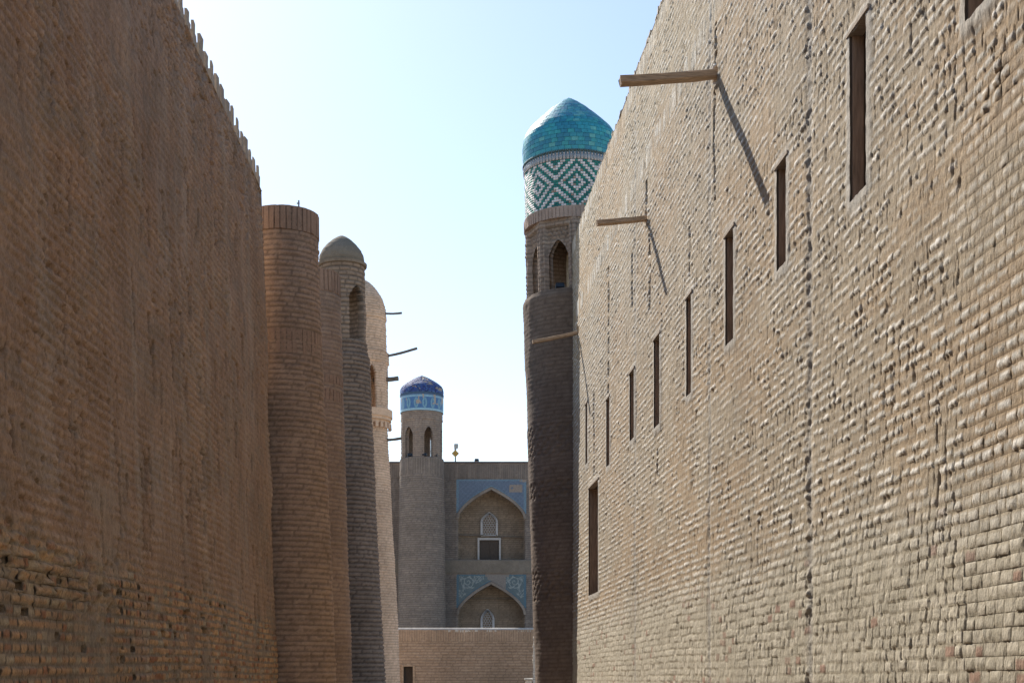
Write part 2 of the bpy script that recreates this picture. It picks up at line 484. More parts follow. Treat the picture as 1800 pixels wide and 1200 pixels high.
def build_right():
    root = thing('alley_wall', 'tall sunlit mud brick wall with slit windows and wooden beams', 'wall')
    low = lambda z: sst(3.0, 2.2, z)    # 1 low on the wall
    def sag(u): return .035 * (vn(u * .35, 0 * u, 71) - .5) + .05 * (vn(u * .12, 0 * u, 72) - .5)
    def bcol(u, z, a, b, c, i, r):
        base = mix((.36, .33, .275), (.70, .665, .60), (a * .55 + b * .45) ** 1.3)
        lowc = mix((.35, .31, .235), (.48, .43, .34), b)
        lowc = np.where((c < .05)[..., None], np.array([.29, .19, .14]), lowc)
        L = low(z + .5 * (fbm(u * .5, z * .5, 33) - .5))
        return mix(base, np.asarray(lowc), 0 * L) * (1 - L)[..., None] + lowc * L[..., None]
    def mort(u, z):
        L = low(z + .5 * (fbm(u * .5, z * .5, 33) - .5))
        t = fbm(u / 1.3, z / .7, 55)
        hi = mix((.345, .255, .162), (.335, .27, .188), sst(.35, .65, t))
        lo = np.asarray((.36, .315, .235))
        return hi * (1 - L)[..., None] + lo * L[..., None]
    def cov(u, z):
        t = fbm(u / 1.1, z / .55, 44, 4)
        return np.clip(.02 + .5 * sst(.55, .72, t), 0, .85)
    P = dict(seed=11, ch=.0775, w=.140, jh=lambda u, z: .034 - .024 * low(z), jv=lambda u, z: .007 + .001 * low(z),
             er=lambda u, z: .026 - .010 * low(z), soft=lambda u, z: .010 - .005 * low(z), pr=lambda u, z: .0045 + .0035 * low(z), tilt=.075, su=lambda u, z: -.03 + .03 * low(z), sz=lambda u, z: -.16 + .12 * low(z), jd=lambda u, z: .005 - .002 * low(z), und=.013, fine=.0026, lump=.002, drip=.003, zj=.018, sag=sag, cov=cov,
             soldier=((8.46, 8.76), (9.86, 10.15)), gone=0, worn=lambda u, z: 1 - low(z), brick=bcol, mortar=mort)
    def extra(U, Z, h, col, D):
        # building seams: shallow vertical grooves stuffed with mud
        for us, w, dep in ((11.42, .06, .020), (15.2, .055, .012), (20.2, .055, .009)):
            c = us + .09 * (fbm(Z * 1.3, 0 * Z + us, 5) - .5)
            g = np.exp(-((U - c) / w) ** 2)
            h = h * (1 - .4 * g) - .9 * dep * np.exp(-((U - c) / (w * 1.5)) ** 2) - np.exp(-((U - c + w) / w) ** 2) * dep * .55 * fbm(Z / .11, 0 * Z + us, 6) + 1.1 * np.exp(-((U - c - w * .6) / w) ** 2) * dep * sst(.35, .8, fbm(Z / .06, U / .08, 8))
            col = mix(col, np.array([.37, .345, .305]), np.clip(g, 0, 1) * .6)
        # open cracks (slots over the beams and here and there)
        for us, z0, z1, w in ((14.88, 6.33, 6.85, .022), (19.2, 6.25, 6.7, .02), (19.0, 4.9, 6.1, .014), (14.95, 5.0, 6.15, .010), (22.9, 5.2, 6.6, .02),
                              (16.3, 4.5, 5.2, .013), (22.95, 4.55, 5.2, .02), (20.45, 5.3, 6.1, .02), (24.7, 3.5, 5.0, .03), (18.4, 2.6, 2.95, .02), (8.75, 5.2, 5.6, .008)):
            c = us + .02 * (vn(Z * 4, 0 * Z, 25) - .5)
            w = max(w, .0098 * (us / 7.4) ** 1.5)
            g = np.exp(-((U - c) / w) ** 4) * ((Z > z0 + EYE) & (Z < z1 + EYE)) * sst(.15, .5, vn(Z / .06, 0 * Z + us, 16))
            h = h - g * (.16 if z0 in (6.33, 6.25) else .05)
        for us, zs_, rr_ in ((14.87, 7.90, .11), (19.18, 7.81, .10), (27.0, 8.16, .12)):
            dd = np.hypot((U - us), (Z - zs_)) + .05 * (fbm(U / .05, Z / .05, 151) - .5)
            h = h - .07 * sst(rr_, rr_ * .6, dd) + .015 * np.exp(-((dd - rr_ * 1.25) / .03) ** 2)
        # random short vertical scars where brick edges have gone
        sc = sst(.86, .93, vn(U / .035, Z / .14, 91)) * (Z > 2.4)
        h = h - sc * .012
        nj = sst(.009, .003, D['du']) * sst(.45, .6, fbm(U / .25, Z / .12, 121)) * (1 - D['cov'])
        h = h - nj * .014
        # smooth mud round each opening
        for w in ALLW:
            d = rect_dist(U, Z, w) + .05 * (fbm(U / .15, Z / .15, 64) - .5)
            t = sst(.12, .03, d)
            flat = .006 + .006 * (fbm(U / .06, Z / .06, 13) - .5) * 2
            h = h * (1 - t) + flat * t
            h = np.where(rect_dist(U, Z, w) < .004, .006, h)
            col = mix(col, np.array([.43, .40, .35]), t * .85)
        # rubble of broken mud under the nearest window
        t = sst(.9, .2, np.hypot((U - 7.85) / .4, (Z - 4.85) / .3)) * (U < 7.78 + 2 * (Z < 4.85))
        h = h + t * .03 * (fbm(U / .06, Z / .08, 101) - .45) * 2
        return h, col
    us = graded(6.9, 29.0, lambda u: .0098 * (u / 7.4) ** 1.5)
    us = snap(us, [e for w in ALLW for e in w[:2]])
    def keep(us, zs):
        uc = (us[1:] + us[:-1]) / 2; zc = (zs[1:] + zs[:-1]) / 2
        k = np.ones((len(zc), len(uc)), bool)
        for a, b, c, d in ALLW:
            k &= ~(((uc > a) & (uc < b))[None, :] & ((zc > c) & (zc < d))[:, None])
        return k
    def rpos(U, Z, h):
        U = U + 0; Z = Z + 0
        if U.shape == (len(zsR), len(us)):
            n1 = .032 * fbm(Z / .09, U * 3, 131); n2 = .018 * fbm(U / .06, Z * 3, 132)
            for a, b, c, d in ALLW:
                inz = (Z >= c - 1e-6) & (Z <= d + 1e-6); inu = (U >= a - 1e-6) & (U <= b + 1e-6)
                U = U + np.where(inz & (abs(U - a) < 1e-6), n1, 0) - np.where(inz & (abs(U - b) < 1e-6), n1, 0)
                Z = Z + np.where(inu & (abs(Z - c) < 1e-6), n2, 0) - np.where(inu & (abs(Z - d) < 1e-6), n2, 0)
        return right_pos(U, Z, h)
    relief_wall('brickwork', root, M_RIGHT, us, zsR, P, rpos, keep, extra,
                loose=lambda U, Z: (U > 7.2) & (U < 8.6) & (Z > 1.5) & (Z < 5.0))
    # the wall on towards and behind the viewer, and its foot
    relief_wall('brickwork', root, M_RIGHT, np.arange(4.6, 6.915, .018), np.arange(1.38, 7.5, .018), P, right_pos, None, extra)
    relief_wall('brickwork', root, M_RIGHT, np.arange(4.6, 6.93, .05), np.arange(7.48, WTOP + .03, .035), P, right_pos)
    relief_wall('brickwork', root, M_RIGHT, np.arange(-6, 4.64, .05), np.arange(0.9, WTOP + .03, .035), P, right_pos)
    relief_wall('brickwork', root, M_RIGHT, np.arange(-6, 29.7, .07), np.arange(-.3, 1.43, .04), P, right_pos)
    # top, back and end
    mb = MB()
    def q(*pts):
        n = len(mb.v); mb.v += [tuple(p) for p in pts]; mb.f.append(tuple(range(n, n + len(pts))))
    rp = lambda u, h, z: Vector(right_pos(np.array(u, float), np.array(z, float), np.array(h, float)))
    q(rp(-6, -.005, WTOP), rp(29.0, -.005, WTOP), rp(29.0, -1.3, WTOP), rp(-6, -1.3, WTOP))
    q(rp(-6, -1.3, -.3), rp(29.0, -1.3, -.3), rp(29.0, -1.3, WTOP), rp(-6, -1.3, WTOP))
    q(rp(-6, 0, -.3), rp(-6, -1.3, -.3), rp(-6, -1.3, WTOP), rp(-6, 0, WTOP))
    q(rp(29.0, 0, -.3), rp(29.0, -1.3, -.3), rp(29.0, -1.3, WTOP), rp(29.0, 0, WTOP))
    mb.build('wall_core', masonry('core_brick', base=(.42, .36, .28), grain=30), root)
    # ragged top edge bricks
    k = 0
    mb2 = None
    for u in np.arange(14.0, 29.0, .16):
        b = MB(); hgt = random.uniform(.02, .07)
        if random.random() < .25: continue
        p = rp(u, -.09, WTOP + hgt / 2 - .004)
        b.box((0, 0, 0), (.18, .13, hgt), jit=.008)
        b.build('brick', M_CAP, root, p)
    # windows
    for n, (a, b, c, d) in enumerate(ALLW):
        low_ = n == len(ALLW) - 1
        dep = .62
        def P3(u, h, z): return rp(u, h, z)
        m = MB()
        def qq(*pts):
            k = len(m.v); m.v += [tuple(p) for p in pts]; m.f.append(tuple(range(k, k + len(pts))))
        i0 = .004
        qq(P3(a, i0, c), P3(a, -dep, c), P3(a, -dep, d), P3(a, i0, d))
        qq(P3(b, i0, c), P3(b, -dep, c), P3(b, -dep, d), P3(b, i0, d))
        qq(P3(a, i0, c), P3(b, i0, c), P3(b, -dep, c), P3(a, -dep, c))
        qq(P3(a, i0, d), P3(b, i0, d), P3(b, -dep, d), P3(a, -dep, d))
        qq(P3(a, -dep, c), P3(b, -dep, c), P3(b, -dep, d), P3(a, -dep, d))
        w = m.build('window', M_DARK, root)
        # plank lining
        t = .018; fd = .10 if not low_ else .26
        def board(nm, u0, u1, h0, h1, z0, z1, mt):
            mm = MB(); k = 0
            c0 = (rp(u0, h0, z0) + rp(u1, h1, z1)) / 2
            ang = math.atan2(.072, 1)
            mm.box((0, 0, 0), (abs(h1 - h0), abs(u1 - u0), abs(z1 - z0)), Matrix.Rotation(ang, 3, 'Z'))
            return mm.build(nm, mt, w, c0, bevel=.002)
        board('jamb', b - t, b - .003, -.015, -fd, c + .003, d - .004, M_WOOD2)
        board('jamb', a + .003, a + t, -.015, -fd, c + .003, d - .004, M_WOOD2)
        board('lintel', a - .05, b + .05, .016, -.09, d - .002, d + .028, M_WOODPALE)
        if not low_:
            board('shutter', b - .19 * 1.0 - t, b - t - .004, -fd - .004, -fd - .03, c + .003, d - .004, M_WOOD2) if n in (4, 6) else None
    # beams
    for n, (rx, ry, tx, ty, bw, bh) in enumerate(((1258, 130, 1090, 143, .125, .08), (1137, 383, 1049, 392, .10, .062), (1016, 584, 936, 601, .10, .058))):
        Y = 8000 / (rx - 720)
        a = PX(rx, ry, Y); 
        n3 = Vector((-1, -.072, 0)).normalized()
        L = (rx - tx) / F * Y
        b = a + n3 * L; b.z = EYE + (HY - ty) * b.y / F
        b.x = (tx - HX) * b.y / F
        mb = MB()
        aa = a - (b - a).normalized() * .25
        rough_beam(mb, aa, b, bw, bh, 8, .006)
        o = mb.build('wooden_beam', M_WOOD, root)
        tag(o, 'weathered wooden beam sticking out of the wall')
    return root

M_WOODPALE = plain('pale_worn_lintel', (.36, .30, .24), rough=.9, spec=.1, noise=.3, scale=6, bump=.5, stretch=(1, 10, 10))
M_CAP = masonry('cap_brick', base=(.44, .38, .30), grain=50)
build_right()

# ================================================================== LEFT WALL
LTOP = 8.95
def left_pos(u, z, h):
    X = -3.17 - .018 * u - .03 * (z - 1.6)
    return np.stack([X + h, u + .018 * h, z + .03 * h], -1)

def build_left():
    root = thing('alley_wall', 'high shaded mud plastered wall with bare bricks low down and toothed top', 'wall')
    def edge(u, z): return 2.75 - .018 * (u - 9) + .55 * (fbm(u * .55, z * .9, 35) - .5)
    bare = lambda u, z: sst(.12, -.12, z - edge(u, z))
    def bcol(u, z, a, b, c, i, r):
        x = mix((.40, .235, .13), (.47, .30, .165), b)
        x = np.where((c < .16)[..., None], np.array([.31, .15, .085]), x)
        x = np.where((c > .86)[..., None], np.array([.37, .30, .21]), x)
        B = bare(u, z)
        pl = mix((.285, .193, .135), (.435, .302, .215), a * .5 + .5 * fbm(u / .8, z / .8, 77))
        return pl * (1 - B)[..., None] + x * B[..., None]
    def mort(u, z):
        B = bare(u, z)
        gr = mix((.20, .165, .135), (.26, .21, .155), fbm(u / .5, z / .3, 58))
        t = fbm(u / .45, z / .5, 57)
        pl = mix((.255, .168, .115), (.325, .228, .165), t)
        return pl * (1 - B)[..., None] + gr * B[..., None]
    def cov(u, z):
        B = bare(u, z)
        smear = sst(.58, .72, fbm(u / .9, z / .4, 45))
        upper = .10 + .5 * sst(.35, .7, fbm(u / 1.6, z / 1.1, 46)) - .5 * sst(8.0, 9.0, z)
        return np.clip(upper * (1 - B) + B * smear * .8, 0, .95)
    P = dict(seed=31, ch=.083, w=.145, jh=lambda u, z: .030 + 0 * u, jv=lambda u, z: .020 - .013 * bare(u, z), er=lambda u, z: .022 - .010 * bare(u, z), soft=lambda u, z: .006 - .003 * bare(u, z), pr=.012, tilt=.22, jd=lambda u, z: .012 - .008 * bare(u, z), und=.035,
             fine=.007, lump=.003, drip=.003, zj=.012, cov=cov, gone=.06, hole=.20, gonemask=lambda u, z: (bare(u, z) > .9) & (vn(u / .7, z / .35, 49) > .42),
             soldier=(), brick=bcol, mortar=mort,
             sag=lambda u: .04 * (vn(u * .3, 0 * u, 75) - .5) + np.clip(14 - u, 0, 8) * .012)
    def extra(U, Z, h, col, D):
        # ragged overhang where the plaster and the outer skin have fallen
        e = edge(U, Z); t = np.exp(-((Z - e + .22) / .22) ** 2) * sst(13.5, 11, U)
        h = h + t * .06 * (fbm(U / .09, Z / .06, 66) - .35) * 2
        col = mix(col, np.array([.42, .32, .215]), t * .7 * sst(.4, .6, fbm(U / .2, Z / .06, 67)))
        # hairline cracks
        for k in range(170):
            rr = random.Random(k * 7 + 1)
            uc = rr.uniform(8.8, 21); zc = rr.uniform(2.4, 8.8); L = rr.uniform(.08, .28); w = max(rr.uniform(.010, .018) * (uc / 10) ** 1.2, .0115 * (uc / 9.3) ** 1.4)
            g = np.exp(-((U - uc - .04 * (vn(Z * 9, 0 * Z, k) - .5)) / w) ** 2) * (abs(Z - zc) < L)
            h = h - g * .22
        c = 11.38 + .03 * (vn(Z * 2, 0 * Z, 5) - .5)
        h = h - .22 * np.exp(-((U - c) / .013) ** 2) * (Z > 2.3) * (Z < 4.4) * sst(.3, .5, vn(Z / .12, 0 * Z, 19))
        # faint vertical pilaster-like joints
        for us, a_ in ((13.2, .02), (16.3, .03), (18.1, .03)):
            g = np.exp(-((U - us - .08 * (vn(Z * .8, 0 * Z, 7) - .5)) / .12) ** 2) * sst(.3, .6, fbm(Z / .8, U * .1 + us, 31)); h = h + g * a_ * .6; col = mix(col, np.array([.37, .29, .22]), g * .45)
        top = sst(7.9, 8.6, Z)
        h = h - top * .05 * sst(.62, .75, vn(U / .1, Z / .08, 81))
        # big pale mud repair
        t = sst(1.1, .8, np.hypot((U - 12.1) / .75, (Z - 2.85) / .42) + .5 * (fbm(U / .3, Z / .3, 69) - .5))
        t = t * .75 * sst(.3, .55, fbm(U / .5, Z / .25, 12))
        h = h * (1 - t) + t * (.002 + .006 * (fbm(U / .08, Z / .08, 14) - .5))
        col = mix(col, np.array([.33, .245, .18]), t)
        # patches of grey and of red mud, small pits
        p1 = sst(.52, .68, fbm(U / .35, Z / .22, 112)); p2 = sst(.55, .7, fbm(U / .5, Z / .4, 113))
        col = mix(col, np.array([.24, .195, .155]), p1 * .45); col = mix(col, np.array([.34, .21, .14]), p2 * .3)
        sk = sst(.56, .74, fbm(U / .30, Z / 3.2, 140)) * sst(2.6, 3.4, Z); col = mix(col, np.array([.39, .32, .265]), sk * .3)
        pit = sst(.80, .88, vn(U / .07, Z / .05, 114)) * sst(.5, .62, fbm(U / 1.2, Z / .8, 115)); h = h - pit * .04
        vj = sst(.010, .004, D['du']) * bare(U, Z) * (1 - D['cov']) * (D['m'] < .99)
        rowm = sst(.02, .028, D['dzc'])
        vj = vj * rowm; h = h - vj * .010; col = col * (1 - .55 * vj)[..., None]
        return h, col
    us = graded(8.4, 21.5, lambda u: .0135 * (u / 9.3) ** 1.4)
    zs = np.arange(1.4, LTOP + .008, .0145)
    relief_wall('brickwork', root, M_LEFT, us, zs, P, left_pos, None, extra,
                loose=lambda U, Z: (U > 8.9) & (U < 13.5) & (Z > 1.45) & (Z < 2.5))
    relief_wall('brickwork', root, M_LEFT, np.arange(-6, 8.45, .05), np.arange(1.38, LTOP + .03, .035), P, left_pos)
    relief_wall('brickwork', root, M_LEFT, np.arange(-6, 21.6, .07), np.arange(-.3, 1.43, .04), P, left_pos)
    lp = lambda u, h, z: Vector(left_pos(np.array(u, float), np.array(z, float), np.array(h, float)))
    mb = MB()
    def q(*pts):
        n = len(mb.v); mb.v += [tuple(p) for p in pts]; mb.f.append(tuple(range(n, n + len(pts))))
    T = LTOP - .01; D = -.9
    q(lp(-6, .0, T), lp(21.5, .0, T), lp(21.5, D, T), lp(-6, D, T))
    q(lp(-6, D, -.3), lp(21.5, D, -.3), lp(21.5, D, T), lp(-6, D, T))
    q(lp(-6, -.01, -.3), lp(-6, D, -.3), lp(-6, D, T), lp(-6, -.01, T))
    q(lp(21.5, -.01, -.3), lp(21.5, D, -.3), lp(21.5, D, T), lp(21.5, -.01, T))
    mb.build('wall_core', masonry('left_core_brick', base=(.40, .30, .21), grain=30), root)
    # toothed crest: upright bricks on the edge with gaps between them
    rnd = random.Random(5)
    for k in range(72):
        u = 21.32 - k * .36 + rnd.uniform(-.02, .02)
        if u < -4: break
        hgt = rnd.uniform(.29, .36)
        b = MB()
        rot = Matrix.Rotation(R(rnd.uniform(-6, 6)), 3, 'X') @ Matrix.Rotation(R(rnd.uniform(-4, 4)), 3, 'Z')
        b.box((0, 0, hgt / 2 - .04), (.030, rnd.uniform(.12, .16), hgt), rot, jit=.008)
        b.box((-.004, 0, hgt * .30), (.045, rnd.uniform(.14, .26), hgt * .45), rot, jit=.006)
        b.build('merlon', M_MERLON, root, lp(u, -.035, LTOP))
    return root
M_MERLON = masonry('merlon_brick', base=(.36, .29, .22), grain=50, bump=.6)
build_left()

# ================================================================== TOWERS
def round_relief(name, parent, mat, prof, P, cols, dz, ctr=(0, 0), octo=None, mask=None, thick=None, mod=None, arc=None, kind='stuff'):
    "a turned brick body; octo = (phase) makes it eight-sided; mask(theta, z) opens holes of the given wall thickness"
    pz = [p[0] for p in prof]; pr = [p[1] for p in prof]
    zs = np.arange(pz[0], pz[-1] + dz * .5, dz); zs[-1] = pz[-1]
    th = np.linspace(0, 2 * math.pi, cols, endpoint=False)   # 0 = towards the viewer (-Y), growing to +X
    TH, Z = np.meshgrid(th, zs)
    rad = np.interp(Z, pz, pr)
    rref = float(np.mean(pr))
    TT = (TH + math.pi) % (2 * math.pi)          # joint of the pattern at the far side
    D = bricks(TT * rref, Z, P)
    h, col = D['h'], D['col']
    if mod: h, col = mod(TH, Z, h, col)
    if octo is not None:
        a = ((TH - octo + math.pi / 8) % (math.pi / 4)) - math.pi / 8
        rad = rad * math.cos(math.pi / 8) / np.cos(a)
    def place(rr): return np.stack([ctr[0] + rr * np.sin(TH), ctr[1] - rr * np.cos(TH), Z], -1)
    V = place(rad + h).reshape(-1, 3)
    C = col.reshape(-1, 3)
    nr, nc = Z.shape
    keep = np.ones((nr - 1, nc), bool)
    if mask is not None:
        thc = th + math.pi / cols; zc = (zs[1:] + zs[:-1]) / 2
        A, B = np.meshgrid(thc, zc)
        keep = ~mask(A, B)
    Q = grid_quads(nr, nc, keep, wrap=True)
    if mask is not None:
        Vi = place(rad - thick + .3 * h).reshape(-1, 3)
        n0 = len(V)
        V = np.concatenate([V, Vi]); C = np.concatenate([C, C])
        qs = [Q, Q[:, ::-1] + n0]
        idx = lambda r, c: r * nc + (c % nc)
        extra = []
        for r in range(nr - 1):
            row = keep[r]
            ch = np.nonzero(row != np.roll(row, 1))[0]
            for c in ch: extra.append((idx(r, c), idx(r + 1, c), idx(r + 1, c) + n0, idx(r, c) + n0))
            if r > 0:
                for c in np.nonzero(keep[r] != keep[r - 1])[0]:
                    extra.append((idx(r, c), idx(r, c + 1), idx(r, c + 1) + n0, idx(r, c) + n0))
        if extra: qs.append(np.array(extra))
        Q = np.concatenate(qs)
    V, Q, C = compact(V, Q, C)
    o = link(name, npmesh(name, V, Q, C, smooth=(mask is None)), mat, parent)
    if kind: tag(o, kind=kind)
    return o

def tower_P(seed, c1, c2, cm, ch=.08, w=.26, jh=.022, jd=.022, **k):
    d = dict(seed=seed, ch=ch, w=w, jh=jh, jv=.012, er=.020, soft=.016, pr=.014, tilt=.2, jd=jd, und=.02, fine=.004, zj=.008,
             brick=lambda u, z, a, b, c, i, r: mix(c1, c2, b), mortar=lambda u, z: np.asarray(cm) + 0 * np.asarray(u)[..., None])
    d.update(k); return d

def disc(parent, mat, r, z, name='roof', n=40):
    mb = MB(); mb.v = [(r * math.cos(2 * math.pi * i / n), r * math.sin(2 * math.pi * i / n), z) for i in range(n)]; mb.f = [tuple(range(n))]
    return mb.build(name, mat, parent)

def soldier_ring(parent, mat, r, z0, z1, n, only=None, tilt=0, prot=.02, w=None, name='brick', phase=0.0, gap=.2):
    "upright bricks round a tower, one object each, sharing a few meshes"
    w = w or 2 * math.pi * r / n * (1 - gap)
    metas = []
    for k in range(4):
        b = MB(); b.box((0, 0, 0), (w * random.uniform(.9, 1.08), .07, (z1 - z0) * random.uniform(.93, 1.0)), jit=.006)
        me = b.mesh(name); me.materials.append(mat); metas.append(me)
    for i in range(n):
        th = phase + 2 * math.pi * i / n
        a = (th + math.pi) % (2 * math.pi) - math.pi
        if only and not only(a): continue
        o = bpy.data.objects.new(name, random.choice(metas)); COL.objects.link(o); o.parent = parent
        rr = r - .035 + prot + random.uniform(-.006, .006)
        o.location = (rr * math.sin(th), -rr * math.cos(th), (z0 + z1) / 2)
        o.rotation_euler = (0, R(random.uniform(-1.5, 1.5)), th)

M_SOLDR = masonry('upright_red_brick', base=(.34, .225, .158), grain=50, bump=.5)

def lean_place(root, top_px, Ytop, ztop, base_px):
    pass

def build_t1():
    # first round tower past the end of the left wall
    Y = 22.35; s = F / Y
    def axis(px): return (px - HX) / s
    base = Vector((axis(507), Y, 0))
    root = thing('brick_tower', 'plain round brick tower with flat top beside the end of the shaded wall', 'tower', base)
    lean = (axis(499) - axis(507)) / 7.4
    root.rotation_euler = (0, lean, 0)
    P = tower_P(101, (.34, .23, .16), (.39, .27, .19), (.215, .15, .108), jh=.012, jd=.009, w=.27, jv=.003, er=.024)
    ztop = 8.84
    prof = [(-.3, .80), (1.2, .77), (3.2, .71), (5.5, .635), (7.0, .585), (8.40, .555), (8.45, .55), (ztop, .55)]
    def mod(TH, Z, h, col):
        # bands where upright bricks are set
        for z0, z1 in ((8.48, 8.82), (6.56, 6.96)):
            t = ((Z > z0 - .01) & (Z < z1 + .01)); h = np.where(t, -.006, h)
        er = sst(2.6, 1.6, Z) * .03 * (fbm(TH * 6, Z * 5, 3) - .5) * 2
        return h + er, col
    round_relief('brickwork', root, M_TOWER, prof, P, 132, .0225, mod=mod)
    disc(root, M_CAP, .545, ztop - .01)
    vis = lambda a: -1.75 < a < 1.9
    soldier_ring(root, M_SOLDR, .556, 8.47, 8.84, 40, vis, gap=.15, prot=.004)
    soldier_ring(root, M_SOLDR, .587, 6.77, 6.95, 44, vis, gap=.2, prot=.003)
    soldier_ring(root, M_SOLDR, .592, 6.57, 6.75, 44, vis, gap=.2, prot=.003)
    # iron rod on the top
    rod = MB(); p = PX(531, 360, Y); rod.tube((0, 0, 0), (0, 0, .13), .013); rod.tube((-.03, 0, .085), (.014, 0, .09), .011); rod.box((0, 0, .0), (.05, .05, .012))
    o = rod.build('iron_rod', M_STEEL, None, (p.x, Y - .35, 8.84))
    tag(o, 'short grey metal rod standing on the flat top of the nearest round tower', 'rod')
build_t1()

def build_t2():
    Y = 27.0; s = F / Y
    ax = lambda px: (px - HX) / s
    root = thing('brick_tower', 'slim flat-topped brick tower half hidden between the wider tower and the domed one', 'tower', (ax(555), Y, 0))
    root.rotation_euler = (0, (ax(548.5) - ax(555)) / 7.8, 0)
    P = tower_P(131, (.34, .23, .16), (.40, .28, .195), (.27, .19, .14), jh=.015, jd=.010, w=.27, jv=.005)
    zt = 9.23
    prof = [(-.3, .74), (2.5, .69), (5.5, .61), (8.0, .555), (zt, .53)]
    def mod(TH, Z, h, col):
        for z0, z1 in ((8.80, 9.21), (7.08, 7.26), (6.76, 7.0)):
            t = ((Z > z0) & (Z < z1)); h = np.where(t, -.006, h)
        return h, col
    round_relief('brickwork', root, M_TOWER, prof, P, 110, .025, mod=mod)
    disc(root, M_CAP, .52, zt - .01)
    vis = lambda a: -.3 < a < 1.9
    soldier_ring(root, M_SOLDR, .54, 8.82, 9.22, 38, vis, gap=.18, prot=.004)
    soldier_ring(root, M_SOLDR, .575, 7.09, 7.25, 40, vis, gap=.25, prot=.004)
    soldier_ring(root, M_SOLDR, .58, 6.77, 6.98, 40, vis, gap=.25, prot=.004)
build_t2()

def arch_mask(phis, halfw, r, zb, zs, za):
    "pointed openings centred on the angles phis"
    def f(TH, Z):
        out = np.zeros(TH.shape, bool)
        for p in phis:
            x = (((TH - p) + math.pi) % (2 * math.pi) - math.pi) * r
            q = np.clip(abs(x) / halfw, 0, 1)
            top = zs + (za - zs) * (.55 * np.sqrt(1 - q ** 2.2) + .45 * (1 - q))
            out |= (abs(x) < halfw) & (Z > zb) & (Z < top)
        return out
    return f

def build_t3():
    Y = 40.0; s = F / Y
    ax = lambda px: (px - HX) / s
    zz = lambda py: EYE + (HY - py) / s
    root = thing('domed_brick_tower', 'grey shaded brick tower with open arched lantern under a mud covered dome', 'tower', (ax(613), Y, 0))
    root.rotation_euler = (0, (ax(605) - ax(613)) / 9.0, 0)
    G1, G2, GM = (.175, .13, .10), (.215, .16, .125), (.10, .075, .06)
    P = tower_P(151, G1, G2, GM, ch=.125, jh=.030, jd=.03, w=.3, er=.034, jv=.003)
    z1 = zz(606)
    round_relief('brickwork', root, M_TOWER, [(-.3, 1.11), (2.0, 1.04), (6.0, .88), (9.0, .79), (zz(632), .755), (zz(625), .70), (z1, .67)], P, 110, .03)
    disc(root, M_CAP, .67, z1 - .004, 'lantern_floor')
    m = arch_mask([R(47), R(250), R(300)], .27, .63, z1 + .06, zz(535), zz(508))
    PL = tower_P(161, (.22, .165, .125), (.27, .205, .155), (.13, .10, .078), ch=.125, jh=.03, jd=.022, w=.3)
    round_relief('lantern', root, M_TOWER, [(z1, .645), (zz(560), .65), (zz(464), .632)], PL, 170, .028, mask=m, thick=.19)
    mb = MB(); mb.lathe([(zz(470), .60), (zz(470), .69), (zz(465.5), .70), (zz(465), .60)], 40)
    mb.build('cornice', M_GREYMUD, root)
    zb = zz(466); H = zz(414.5) - zb
    pts = [(0, .475), (.15, .49), (.30, .475), (.48, .42), (.66, .33), (.82, .22), (.93, .12), (1.0, .03)]
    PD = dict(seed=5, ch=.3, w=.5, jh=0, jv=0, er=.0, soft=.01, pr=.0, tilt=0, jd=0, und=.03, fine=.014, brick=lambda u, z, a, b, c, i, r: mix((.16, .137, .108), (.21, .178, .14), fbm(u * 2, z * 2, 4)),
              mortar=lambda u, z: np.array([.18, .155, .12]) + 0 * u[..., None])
    # arc-length sampling near the tip
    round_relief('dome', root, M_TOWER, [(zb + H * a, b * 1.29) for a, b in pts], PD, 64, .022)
M_GREYMUD = masonry('grey_mud', base=(.20, .165, .13), grain=40, bump=.6)
build_t3()

